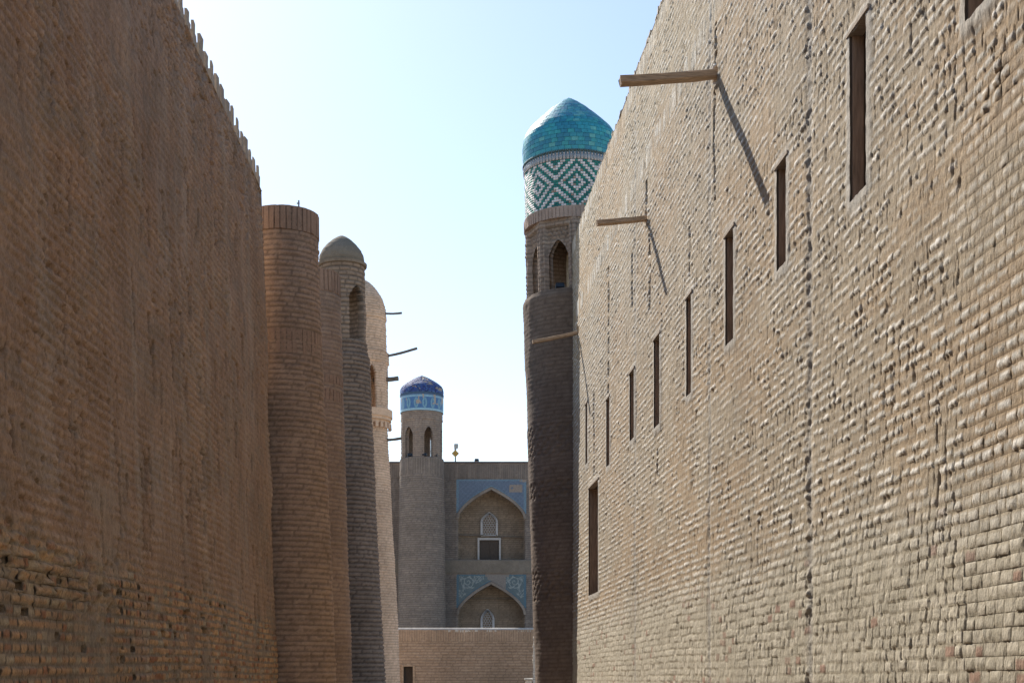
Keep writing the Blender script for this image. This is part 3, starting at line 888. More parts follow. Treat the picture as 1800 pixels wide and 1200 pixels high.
def build_t4():
    Y = 46.0; s = F / Y
    ax = lambda px: (px - HX) / s
    zz = lambda py: EYE + (HY - py) / s
    cx = ax(637)
    root = thing('pink_brick_tower', 'rosy brick tower with rounded cap, arched balcony window and jutting poles', 'tower', (cx + .27, Y, 0))
    root.rotation_euler = (0, -.028, 0)
    A, B, C = (.62, .445, .315), (.68, .50, .365), (.46, .33, .235)
    P = tower_P(171, A, B, C, ch=.085, jh=.02, jd=.014, w=.26)
    r = lambda px, py: (px - (637 + (.27 * s) * (1 - (zz(py)) / 10.5))) / s
    zc = zz(748)
    round_relief('brickwork', root, M_TOWER, [(-.3, r(706, 1200)), (zz(1100), r(700, 1100)), (zz(900), r(690, 900)), (zc, r(682.5, 756))], P, 110, .028)
    # corbelled balcony ring
    mb = MB(); rr = r(690.5, 735)
    mb.lathe([(zc - .02, rr - .20), (zc, rr - .10), (zc + .10, rr - .10), (zc + .10, rr - .03), (zz(737), rr - .03), (zz(737), rr + .01), (zz(724), rr + .015), (zz(724), rr - .25)], 48)
    mb.build('balcony', M_PINK, root)
    soldier_ring(root, M_PINK, rr - .03, zc - .16, zc + .02, 30, lambda a: -.2 < a < 2.0, gap=.5, prot=.0, name='corbel')
    # lantern with arched windows
    z1 = zz(726); z2 = zz(624)
    def mod(TH, Z, h, col):
        t = ((((TH - R(30)) / R(60)) + .5) % 1 - .5) * R(60)
        rec = (abs(t) < R(21)) & (Z > z1 + .05) & (Z < zz(642))
        return h - .045 * rec, col
    m = arch_mask([R(k) for k in (30, 90, 210, 330)], .19, r(686, 680), z1 + .06, zz(668), zz(650))
    PL = tower_P(181, A, B, C, ch=.085, jh=.016, jd=.010, w=.22)
    round_relief('lantern', root, M_TOWER, [(z1, r(686, 720)), (z2, r(685, 625))], PL, 150, .026, mask=m, thick=.16, mod=mod)
    disc(root, M_PINK, r(685, 720) - .02, z1 + .002, 'lantern_floor')
    # upper drum and rounded brick cap
    z3 = zz(566)
    rt = r(680.5, 600)
    round_relief('drum', root, M_TOWER, [(z2 - .005, r(685, 625)), (z2, rt + .02), (z2 + .03, rt), (z3, rt), (z3 + .01, rt + .03), (z3 + .12, rt + .03)], P, 100, .026)
    H = zz(490) - z3 - .1
    pts = [(0, 1.0), (.2, .985), (.4, .92), (.58, .80), (.74, .63), (.87, .44), (.95, .27), (1.0, .06)]
    round_relief('dome', root, M_TOWER, [(z3 + .12 + H * a, (rt + .03) * b) for a, b in pts], P, 90, .022)
    # poles
    for (x0, y0, x1, y1, w, hh) in ((676, 551, 706, 550, .045, .045), (676, 627, 733, 612, .05, .055), (655, 668, 700, 665, .08, .10), (674, 773, 706, 770, .05, .06)):
        a = PX(x0, y0, Y - .12); b = PX(x1, y1, Y - .2); w *= 1.25; hh *= 1.25
        mb = MB(); rough_beam(mb, a, b, w, hh, 6, .010)
        o = mb.build('wooden_beam', M_WOODGREY, None)
        o.parent = root
        bpy.context.view_layer.update()
        o.matrix_parent_inverse = root.matrix_world.inverted()
M_PINK = masonry('pink_brick', base=(.62, .45, .32), grain=45, bump=.5)
M_WOODGREY = plain('grey_weathered_pole', (.16, .14, .12), rough=.9, spec=.1, noise=.3)
build_t4()

def build_linkwall():
    "the shaded building front that the left-hand towers stand against"
    P = tower_P(191, (.37, .26, .18), (.43, .31, .22), (.25, .185, .135), ch=.083, jh=.018, jd=.012, w=.27)
    root = thing('building_wall', 'lower brick wall of the building behind the row of round towers', 'wall')
    pos = lambda u, z, h: np.stack([-4.95 + h, u, z + 0 * h], -1)
    relief_wall('brickwork', root, M_TOWER, np.arange(21.52, 44.5, .055), np.arange(-.3, 7.8, .035), P, pos)
    mb = MB(); mb.box((-5.48, 33.0, 3.72), (.95, 22.9, 8.04))
    mb.build('wall_core', M_CAP, root)
build_linkwall()

# ================================================================== TURQUOISE TOWER
def build_tt():
    Y = 29.5; s = F / Y
    KS = .98
    root = thing('minaret_tower', 'big round tower with turquoise tiled dome and diamond mosaic band above the alley', 'tower', (1.535 * KS, Y * KS, EYE * (1 - KS)))
    root.scale = (KS, KS, KS)
    root.rotation_euler = (0, -.0265, 0)
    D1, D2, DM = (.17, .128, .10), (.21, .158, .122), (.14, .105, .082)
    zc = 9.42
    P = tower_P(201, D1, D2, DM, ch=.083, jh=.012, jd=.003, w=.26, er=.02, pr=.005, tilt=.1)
    def mod(TH, Z, h, col):
        # blind bands of diagonal brick ornament
        x = TH * 1.03
        for z0, z1 in ((6.1, 6.75), (5.25, 5.6), (3.2, 3.8)):
            t = (Z > z0) & (Z < z1)
            a = ((x + Z) / .21) % 1; b = ((x - Z) / .21) % 1
            g = ((a < .22) | (b < .22))
            h = np.where(t, np.where(g, -.016, .006), h)
        h = h + .02 * (fbm(TH * 5, Z * 1.3, 8) - .5)
        return h, col
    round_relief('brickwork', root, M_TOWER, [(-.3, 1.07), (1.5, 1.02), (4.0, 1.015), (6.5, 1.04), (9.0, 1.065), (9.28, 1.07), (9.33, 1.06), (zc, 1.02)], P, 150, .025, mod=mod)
    disc(root, M_CAP, 1.02, zc - .006, 'lantern_floor')
    # lantern: eight arched bays
    ph = R(-23)
    L1, L2, LM = (.33, .25, .20), (.39, .30, .235), (.22, .17, .135)
    PL = tower_P(211, L1, L2, LM, ch=.083, jh=.014, jd=.008, w=.2)
    zt = 10.86
    def mod2(TH, Z, h, col):
        x = (((TH - ph + math.pi / 8) % (math.pi / 4)) - math.pi / 8) * .93
        rec = (abs(x) < .255) & (Z < 10.72) & (Z > zc + .02)
        h = np.where(rec, h - .085, h)
        # carved panel over each arch
        t = rec & (Z > 10.50) & (Z < 10.69) & (abs(x) < .22)
        h = np.where(t, h + .03 * (np.sin(x * 55) * np.sin(Z * 60) > 0), h)
        # slim edge columns
        e = abs(abs(x) - .315) < .012
        h = np.where(e & (Z < 10.74), h - .035, h)
        return h, col
    m = arch_mask([ph + k * math.pi / 4 for k in range(8) if k not in (4, 5)], .225, .93, zc + .05, 10.12, 10.46)
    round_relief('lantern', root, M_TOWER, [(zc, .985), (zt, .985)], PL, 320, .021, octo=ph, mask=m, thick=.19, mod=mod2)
    mb = MB()
    mb.v = [(.76 * math.sin(t), -.76 * math.cos(t), z) for z in (zc, zt) for t in np.linspace(ph + math.pi * .86, ph + math.pi * 1.44, 14)]
    mb.f = [(i, i + 1, i + 15, i + 14) for i in range(13)]
    mb.build('sunlit_look_lining', M_TAN, root)  # added lining, its bright tan imitates sunlit brick inside the lantern
    # ring of upright bricks below the mosaic
    mb = MB(); mb.lathe([(zt - .02, .90), (zt - .02, .985), (11.07, .985), (11.07, .80), (zt - .02, .80)], 64)
    mb.build('cornice', M_RING, root)
    soldier_ring(root, M_RING, .985, zt - .02, 11.05, 76, lambda a: -1.9 < a < 1.3, gap=.18, prot=.012)
    # ceiling
    disc(root, M_CAP, .9, zt + .05, 'lantern_ceiling')
    # mosaic band: small glazed bricks in steps of stripes
    z0, z1 = 11.07, 12.0
    rows, cols = 19, 119
    r0 = .965
    mb = MB(); mb.lathe([(z0, r0 - .012), (z1 + .2, r0 - .006)], 96); mb.build('mosaic_bed', M_TILEGROUT, root)
    V, Q, C = [], [], []
    rng = np.random.RandomState(3)
    def patch(th0, th1, za, zb, r, col, dr=.012):
        n = len(V)
        pts = []
        for rr, e in ((r - dr, 0), (r, .0012)):
            for t, z in ((th0 + e, za + e), (th1 - e, za + e), (th1 - e, zb - e), (th0 + e, zb - e)):
                pts.append((rr * math.sin(t), -rr * math.cos(t), z))
        V.extend(pts); C.extend([col] * 8)
        Q.extend([(n+4, n+5, n+6, n+7), (n, n+1, n+5, n+4), (n+1, n+2, n+6, n+5), (n+2, n+3, n+7, n+6), (n+3, n, n+4, n+7)])
    ch = (z1 - z0) / rows
    for j in range(rows):
        for i in range(cols):
            ii = (i + 16) % 17; ii = min(ii, 17 - ii); d = ii + abs(j - 9)
            th = 2 * math.pi * i / cols; dth = 2 * math.pi / cols
            teal = (d // 2) % 2 == 0
            k = rng.uniform(.8, 1.15)
            if teal:
                col = (.012 * k, .17 * k, .16 * k) if rng.rand() > .3 else (.02 * k, .24 * k, .20 * k)
            else:
                col = (.74 * k, .70 * k, .70 * k) if rng.rand() > .04 else (.35, .27, .22)
            patch(th + .0016, th + dth - .0016, z0 + j * ch + .003, z0 + (j + 1) * ch - .003, r0 + rng.uniform(-.002, .002), col)
    V_, Q_, C_ = np.array(V), np.array(Q), np.array(C)
    o = link('mosaic', npmesh('mosaic', V_, Q_, C_, smooth=False), M_MOSAIC, root); tag(o, kind='stuff')
    # border of small white arches on blue over the mosaic
    V.clear(); Q.clear(); C.clear()
    n = 84
    for i in range(n):
        th = 2 * math.pi * i / n; d = 2 * math.pi / n
        patch(th, th + d * .3, z1 + .005, z1 + .165, r0 + .01, (.16, .25, .32))
        patch(th + d * .34, th + d * .96, z1 + .005, z1 + .10, r0 + .014, (.50, .47, .47))
        patch(th + d * .44, th + d * .86, z1 + .102, z1 + .14, r0 + .014, (.50, .47, .47))
        patch(th + d * .58, th + d * .72, z1 + .03, z1 + .11, r0 + .018, (.08, .16, .22))
    for i in range(n * 2):
        th = math.pi * i / n; d = math.pi / n
        patch(th, th + d * .55, z1 + .168, z1 + .195, r0 + .03, (.10, .17, .19), dr=.03)
    o = link('tile_border', npmesh('tile_border', np.array(V), np.array(Q), np.array(C), smooth=False), M_MOSAIC, root); tag(o, kind='stuff')
    # dome: glazed bricks, the ones that show largest as objects
    zb = 12.2
    prof = [(.0, .970), (.12, .985), (.33, .990), (.47, .975), (.58, .945), (.70, .87), (.785, .79), (.95, .62), (1.157, .39), (1.30, .20), (1.39, .055), (1.42, .0)]
    pts = []
    for (a, b), (c, d) in zip(prof[:-1], prof[1:]):
        L = math.hypot(c - a, d - b); k = max(2, int(L / .01))
        for q in range(k): pts.append((a + (c - a) * q / k, b + (d - b) * q / k))
    pts.append(prof[-1]); pts = np.array(pts)
    seg = np.r_[0, np.cumsum(np.hypot(*np.diff(pts, axis=0).T))]
    tot = seg[-1]; nrow = 23
    mb = MB(); mb.lathe([(zb + a, max(b - .018, 0)) for a, b in prof], 64); mb.build('dome', M_TILEGROUT, root)
    SM = MB(); SMmat = []
    tilelist = []
    for j in range(nrow):
        s0, s1 = tot * j / nrow + .003, tot * (j + 1) / nrow - .003
        za, ra = np.interp(s0, seg, pts[:, 0]), np.interp(s0, seg, pts[:, 1])
        zc_, rc = np.interp(s1, seg, pts[:, 0]), np.interp(s1, seg, pts[:, 1])
        nt_ = max(5, int(2 * math.pi * (ra + rc) / 2 / .135))
        off = random.random()
        nrm = Vector((0, -(zc_ - za), -(ra - rc))); nrm = Vector((0, -(zc_ - za), (ra - rc))).normalized()
        meshes = {}
        half = math.pi / nt_ * .965
        for v in range(8):
            wob = random.uniform(-.003, .003)
            vs = []
            for dep in (-.02, 0.0 + wob):
                for (r_, z_) in ((ra, za), (rc, zc_)):
                    for t in (-half, 0, half):
                        p = Vector((r_ * math.sin(t), -r_ * math.cos(t), zb + z_)) + Vector((nrm.y * -math.sin(t), nrm.y * math.cos(t), nrm.z)) * dep
                        vs.append(tuple(p))
            fs = [(6, 7, 10, 9), (7, 8, 11, 10), (0, 1, 7, 6), (1, 2, 8, 7), (3, 9, 10, 4), (4, 10, 11, 5), (0, 6, 9, 3), (2, 5, 11, 8)]
            me = bpy.data.meshes.new('tile'); me.from_pydata(vs, [], fs); me.update(); me.materials.append(TEALS[v % 4])
            meshes[v] = (me, vs, fs)
        for i in range(nt_):
            th = 2 * math.pi * (i + off) / nt_
            a = (th + math.pi) % (2 * math.pi) - math.pi
            v = random.choice((0, 0, 0, 0, 1, 1, 1, 2, 2, 3)); v += 4 * (random.random() < .5)
            tilelist.append((math.cos(a + .1), j, th, v, meshes[v]))
    tilelist.sort(key=lambda t: -t[0] + .01 * t[1])
    for k, (sc, j, th, v, (me, vs, fs)) in enumerate(tilelist):
        if k < 300:
            o = bpy.data.objects.new('tile', me); COL.objects.link(o); o.parent = root; o.rotation_euler = (0, 0, th)
        else:
            n = len(SM.v); c, s_ = math.cos(th), math.sin(th)
            SM.v += [(x * c - y * s_, x * s_ + y * c, z) for x, y, z in vs]
            SM.f += [tuple(n + q for q in f) for f in fs]; SMmat += [v % 4] * len(fs)
    me = SM.mesh('tiling')
    for m_ in TEALS: me.materials.append(m_)
    me.polygons.foreach_set('material_index', SMmat)
    tag(link('tiling', me, None, root), kind='stuff')
    # lamp standing in the arch
    p = root.location + Vector((-.0, 0, 0))
    th = ph
    spot((KS * (1.535 - .0265 * zc + .80 * math.sin(th)), KS * (Y - .80 * math.cos(th)), EYE + (zc - EYE) * KS), 'small black floodlight standing in the arch under the turquoise dome', None, .7)
M_TAN = masonry('sunlit_look_tan', base=(.78, .57, .34), grain=20)  # warm light put into the base colour of the lantern lining
M_RING = masonry('ring_brick', base=(.38, .29, .24), grain=50, bump=.5)

def spot(loc, label, group, k=1.0, mat=None):
    r = thing('floodlight', label, 'floodlight', loc, group)
    b = MB(); b.box((0, 0, .13 * k), (.24 * k, .12 * k, .16 * k), Matrix.Rotation(R(-25), 3, 'X')); b.build('housing', mat or M_BLACK, r, bevel=.01)
    b = MB(); b.box((-.13 * k, 0, .08 * k), (.012, .03, .16 * k)); b.box((.13 * k, 0, .08 * k), (.012, .03, .16 * k)); b.box((0, 0, .006), (.27 * k, .05, .012)); b.build('bracket', M_STEEL, r)
    b = MB(); b.box((0, -.064 * k, .135 * k), (.20 * k, .008, .12 * k), Matrix.Rotation(R(-25), 3, 'X')); b.build('lens', M_GLASS, r)
    return r
build_tt()

# ================================================================== LOW WALL ACROSS THE END OF THE ALLEY
def build_lowwall():
    Y = 50.0
    root = thing('end_wall', 'low brick wall closing the far end of the alley below the tiled arches', 'wall')
    x0, x1 = PX(640, 0, Y).x, PX(938, 0, Y).x
    zt = PX(0, 1106, Y).z
    P = tower_P(301, (.385, .275, .19), (.45, .33, .235), (.29, .21, .148), ch=.10, jh=.020, jd=.014, w=.25, er=.028,
                soldier=((zt - .42, zt + .01),), sw=.085, sj=.012)
    pos = lambda u, z, h: np.stack([u, Y - h, z + 0 * h], -1)
    dx0, dx1, dzt = PX(706, 0, Y).x, PX(729, 0, Y).x, PX(0, 1167, Y).z
    us = snap(np.arange(x0, x1 + .01, .03), [dx0, dx1]); us[-1] = x1
    zs = np.arange(-.3, zt + .01, .022); zs[-1] = zt; dzt = zs[int(np.argmin(abs(zs - dzt)))]
    def keep(us, zs):
        uc = (us[1:] + us[:-1]) / 2; zc = (zs[1:] + zs[:-1]) / 2
        return ~(((uc > dx0) & (uc < dx1))[None, :] & (zc < dzt)[:, None])
    relief_wall('brickwork', root, M_TOWER, us, zs, P, pos, keep)
    mb = MB(); mb.box(((x0 + x1) / 2, Y + .32, zt - .02), (x1 - x0, .50, .05)); mb.tube((x0, Y + .125, zt - .045), (x1, Y + .125, zt - .045), .115, n=28)
    mb.build('coping', M_PALECAP, root)
    # body behind the face, split round the doorway
    mb = MB()
    mb.box(((dx1 + x1) / 2, Y + .31, zt / 2 - .05), (x1 - dx1 - .03, .56, zt)); mb.box(((x0 + dx0) / 2, Y + .31, zt / 2 - .05), (dx0 - x0 - .03, .56, zt)); mb.box(((dx0 + dx1) / 2, Y + .31, (dzt + zt) / 2), (dx1 - dx0 + .02, .54, zt - dzt - .06))
    mb.build('wall_core', M_CAP, root)
    d = MB(); d.box(((dx0 + dx1) / 2, Y + .22, dzt / 2), (dx1 - dx0 - .02, .05, dzt)); dr = d.build('door', M_DOOR, root)
    fr = MB(); fr.box((dx1 - .03, Y + .06, dzt / 2), (.07, .2, dzt)); fr.box(((dx0 + dx1) / 2, Y + .06, dzt - .035), (dx1 - dx0 - .14, .2, .06)); fr.box((dx0 + .03, Y + .06, dzt / 2), (.07, .2, dzt)); fr.build('frame', M_WOOD, dr)
    # worn end pier with lit edge + little slab
    # sunlit pier at the right end
    r2 = thing('brick_pier', 'narrow sunlit brick pier at the right end of the low wall', 'pier', (PX(939.5, 0, 48.5).x + .04, 48.7, 0))
    b = MB()
    rr = random.Random(2)
    zp = PX(0, 1120, 48.5).z; z = -.1
    while z < zp:
        b.box((rr.uniform(-.012, .012), 0, z + .035), (.17, .3, .07), jit=.008); z += .078
    b.build('pier_brickwork', M_PALECAP, r2)
    p = PX(929, 1194, 46.5)
    o = MB().box((0, 0, .035), (.26, .3, .07), jit=.015).box((0, 0, -.5 * p.z + .0), (.20, .22, p.z), jit=.01).build('stone_post', M_PALECAP, None, (p.x, p.y, p.z - .02), bevel=.01)
    tag(o, 'short stone post with sunlit flat top at the foot of the dark tower', 'post')
M_PALECAP = masonry('pale_coping', base=(.55, .50, .43), grain=40)
build_lowwall()

# ================================================================== MADRASA FRONT
YF = 60.0
def fx(px): return (px - HX) * YF / F
def fz(py): return EYE + (HY - py) * YF / F
def arch_z(x, cx, a, zs, za):
    q = np.clip(abs(x - cx) / a, 0, 1)
    return zs + (za - zs) * (.46 * np.sqrt(np.maximum(1 - q ** 2.4, 0)) + .54 * (1 - q))

def build_facade():
    root = thing('madrasa', 'two storey brick madrasa front with pointed niches and blue tile panels', 'building')
    pxw = YF / F
    bays = [fx(863.5), fx(863.5 - 233), fx(863.5 + 146)]
    aw = 59.5 * pxw
    levels = [dict(zb=fz(983), zs=fz(912), za=fz(859), top=fz(841)), dict(zb=fz(1153), zs=fz(1080), za=fz(1025), top=fz(1008))]
    zt = fz(813)
    x0, x1 = fx(560), fx(1090)
    Cb1, Cb2, Cm = (.205, .175, .152), (.255, .215, .185), (.150, .130, .118)
    P = tower_P(401, Cb1, Cb2, Cm, ch=.09, jh=.022, jd=.012, w=.26, und=.008, er=.022, soldier=((fz(840), zt + .02),), sw=.09, sj=.022)
    us = np.arange(x0, x1, .042); zs = np.arange(-.3, zt + .04, .042)
    for b in bays: us = snap(us, [b - aw, b + aw])
    for l in levels: zs = snap(zs, [l['zb'], l['top']])
    zs[-1] = zt
    def inside(U, Z, l, b, grow=0.0):
        top = arch_z(U, b, aw + grow, l['zs'], l['za'] + grow * 1.3)
        return (abs(U - b) < aw + grow - 1e-4) & (Z < top) & (Z > l['zb'] + 1e-4)
    def extra(U, Z, h, col, D):
        for b in bays:
            for l in levels:
                rect = (abs(U - b) < aw + 2.5 * pxw) & (Z < l['top']) & (Z > l['zb'])
                h = np.where(rect, h * .6 - .03, h)
                i2 = inside(U, Z, l, b, 3.5 * pxw)
                h = np.where(i2, .0, h)
                ins = inside(U, Z, l, b)
                h = np.where(ins, -.75 + h * .9, h)
                # flat buttress edge inside the niche
                st = ins & (U > b + 13 * pxw) ; h = np.where(st, h - .05, h)
                col = np.where(ins[..., None], col * np.array([1.12, 1.04, .90]), col)
            # plain mud band between the storeys
            band = (Z < fz(983)) & (Z > fz(1008))
            h = np.where(band, .03 + .012 * (fbm(U * 3, Z * 3, 5) - .5), h)
            col = np.where(band[..., None], np.array([.20, .175, .145]), col)
        return h, col
    pos = lambda u, z, h: np.stack([u, YF - h, z + 0 * h], -1)
    relief_wall('brickwork', root, M_FAR, us, zs, P, pos, None, extra)
    mb = MB(); mb.box(((x0 + x1) / 2, YF + 3.4, zt / 2 - .03), (x1 - x0, 4.8, zt)); mb.box(((x0 + x1) / 2, YF + .46, zt - .04), (x1 - x0, .9, .05))
    mb.build('wall_core', M_CAP2, root)
    mb = MB(); mb.box(((x0 + x1) / 2, YF + .12, zt + .02), (x1 - x0, .32, .06)); mb.build('roof_edge', M_DARKCAP, root)
    # spandrels of glazed tile
    for bi, b in enumerate(bays):
        for li, l in enumerate(levels):
            if bi == 1: continue
            g = 3.5 * pxw
            xs = np.linspace(b - aw - 2.2 * pxw, b + aw + 2.2 * pxw, 150)
            zbot = np.maximum(arch_z(xs, b, aw + g, l['zs'], l['za'] + g * 1.3), fz(905 if li == 0 else 1068))
            ztop = l['top'] - .02
            nz = 40
            T = np.linspace(0, 1, nz)[:, None]
            Z = zbot[None, :] + (ztop - zbot[None, :]) * T; U = np.broadcast_to(xs[None, :], Z.shape)
            lx = (U - b)
            if li == 0:
                # fine blue tile with lighter seams and a lighter border
                seam = ((np.floor(U / .10) + np.floor(Z / .10)) % 2)
                n = fbm(U * 3, Z * 3, 21)
                col = mix((.08, .118, .185), (.12, .168, .24), .35 * seam + .65 * n)
                bord = (abs(abs(lx) - aw) < .06) | (ztop - Z < .07) | (Z - zbot[None, :] < .05)
                col = np.where(bord[..., None], np.array([.12, .20, .27]), col)
                bare = ((lx > .75) & (lx < 1.32) & (abs(Z - fz(858)) < .16)) | ((lx > 1.2) & (Z > fz(846.5)) & (fbm(U * 4, Z * 4, 3) > .45))
                bare = bare & (fbm(U * 5, Z * 7, 4) > .33)
                col = np.where(bare[..., None], np.array([.24, .20, .17]), col)
            else:
                ax = abs(lx)
                # scrolling white tendrils with leaves on blue green
                k = np.zeros(U.shape)
                for (cx_, cz_, r0, tw) in ((.98, fz(1022), .30, 1), (.62, fz(1017), .17, -1), (1.27, fz(1042), .17, 1), (.40, fz(1014.5), .10, 1), (1.32, fz(1014), .12, -1)):
                    rr = np.hypot(ax - cx_, Z - cz_); th = np.arctan2(Z - cz_, (ax - cx_) * tw)
                    sp = (rr / (r0 / 2.2) - th / (2 * math.pi)) % 1
                    k = np.maximum(k, ((sp < .24) & (rr < r0)).astype(float))
                    k = np.maximum(k, ((np.sin(th * 5 + rr * 20) > .55) & (rr > r0 * .55) & (rr < r0 * 1.15)).astype(float) * .8)
                n = fbm(U * 6, Z * 6, 22)
                col = mix((.07, .112, .132), (.105, .150, .165), n)
                col = mix(col, np.array([.27, .31, .31]), k * (.5 + .5 * fbm(U * 9, Z * 9, 2)))
                bord = (abs(ax - aw) < .05) | (ztop - Z < .06) | (Z - zbot[None, :] < .05)
                col = np.where(bord[..., None], np.array([.06, .13, .18]), col)
                bare = ((lx > -.15) & (lx < .62) & (Z > fz(1021) - lx * .55))
                bare = bare | ((lx > -.25) & (lx < .75) & (Z > fz(1013)))
                col = np.where(bare[..., None], np.array([.19, .17, .155]), col)
            yy = np.full(Z.shape, YF + .012) 
            V = np.stack([U, yy, Z], -1).reshape(-1, 3)
            tag(link('tile_panel', npmesh('tile_panel', V, grid_quads(nz, 150), col.reshape(-1, 3), smooth=False), M_MOSAICFAR, root))
            # moulded rib along the arch
            xx = np.linspace(b - aw, b + aw, 60)
            rb = MB(); pts = [Vector((x, YF - .02, float(arch_z(np.array(x), b, aw, l['zs'], l['za'])) + .02)) for x in xx]
            for p, q in zip(pts[:-1], pts[1:]): rb.beam(p, q + (q - p) * .05, .05, .10)
            rb.build('arch_rib', M_RIB, root)
            # window with pierced screen
            wx = b - 4 * pxw if li == 0 else b - 7 * pxw
            wz0, wz1 = (fz(938), fz(898)) if li == 0 else (fz(1112), fz(1070))
            hw = (13.5 if li == 0 else 10.5) * pxw
            lattice(root, wx, YF + .72, wz0, wz1, hw)
            if li == 0:
                dz0, dz1 = fz(983) + .01, fz(946)
                d = MB(); 
                for k in range(2): d.box((wx + (k - .5) * 16.5 * pxw, YF + .74, (dz0 + dz1) / 2), (16 * pxw, .05, dz1 - dz0))
                dr = d.build('door', M_DOOR, root)
                f = MB()
                for sg in (-1, 1): f.box((wx + sg * 19 * pxw, YF + .70, (dz0 + dz1) / 2), (3.2 * pxw, .12, dz1 - dz0))
                f.box((wx, YF + .70, dz1 + 2.0 * pxw), (41.4 * pxw, .12, 4.0 * pxw)); f.build('frame', M_WHITE2, dr)
            bm_ = MB(); bm_.beam((b - aw + .05, YF + .66, wz0 - .02 + .05 if li == 0 else fz(1050)), (b + aw - .1, YF + .66, wz0 - .06 if li == 0 else fz(1050)), .04, .04)
            bm_.build('tie_rod', M_WOODGREY, root)
    return root

def lattice(root, wx, y, z0, z1, hw):
    n = 20
    zs_ = z0 + (z1 - z0) * .62
    def az(x): return float(arch_z(np.array(x), wx, hw, zs_, z1))
    fr = MB()
    ring = [(wx - hw, z0)] + [(x, az(x)) for x in np.linspace(wx - hw, wx + hw, 22)] + [(wx + hw, z0)]
    ring.append(ring[0])
    for (a, b), (c, d) in zip(ring[:-1], ring[1:]):
        p, q = Vector((a, y, b)), Vector((c, y, d))
        if (q - p).length > 1e-4: fr.beam(p, q + (q - p).normalized() * .02, .09, .09, Vector((0, 1, 0)))
    w = fr.build('window', M_WHITE, root)
    hr = .058; sp = hr * 1.9
    la = MB(); row = 0; z = z0 + .07
    while z < z1:
        x = wx - hw + (.5 if row % 2 else 0) * sp
        while x < wx + hw:
            if z < az(x) - .05 and abs(x - wx) < hw - .03:
                k = len(la.v)
                for yy in (y + .015, y + .05):
                    for rr in (sp * .60, hr * .91):
                        for i in range(6):
                            an = math.pi / 6 + i * math.pi / 3
                            la.v.append((x + rr * math.cos(an), yy, z + rr * math.sin(an)))
                for i in range(6):
                    j = (i + 1) % 6
                    la.f.append((k + i, k + j, k + 6 + j, k + 6 + i))
                    la.f.append((k + 6 + i, k + 6 + j, k + 18 + j, k + 18 + i))
            x += sp
        z += sp * .86; row += 1
    la.build('lattice', M_WHITE, w)
    gl = MB(); pts = [(wx - hw, z0)] + [(x, az(x)) for x in np.linspace(wx - hw, wx + hw, 16)] + [(wx + hw, z0)]
    gl.v = [(a, y + .055, b) for a, b in pts]; gl.f = [tuple(range(len(pts)))]
    gl.build('pane', M_GLASS, w)
M_CAP2 = masonry('far_core_brick', base=(.25, .21, .18), grain=30)
M_DARKCAP = masonry('dark_roof_edge', base=(.14, .13, .14), grain=30)
M_MOSAICFAR = attr_glaze('glazed_tile_panel', rough=.45)
M_MATTEBLUE = attr_glaze('weathered_blue_glaze', rough=.6)
M_RIB = masonry('arch_rib_brick', base=(.26, .225, .195), grain=30)
M_WHITE2 = plain('pale_door_frame', (.45, .44, .43), rough=.8)
build_facade()

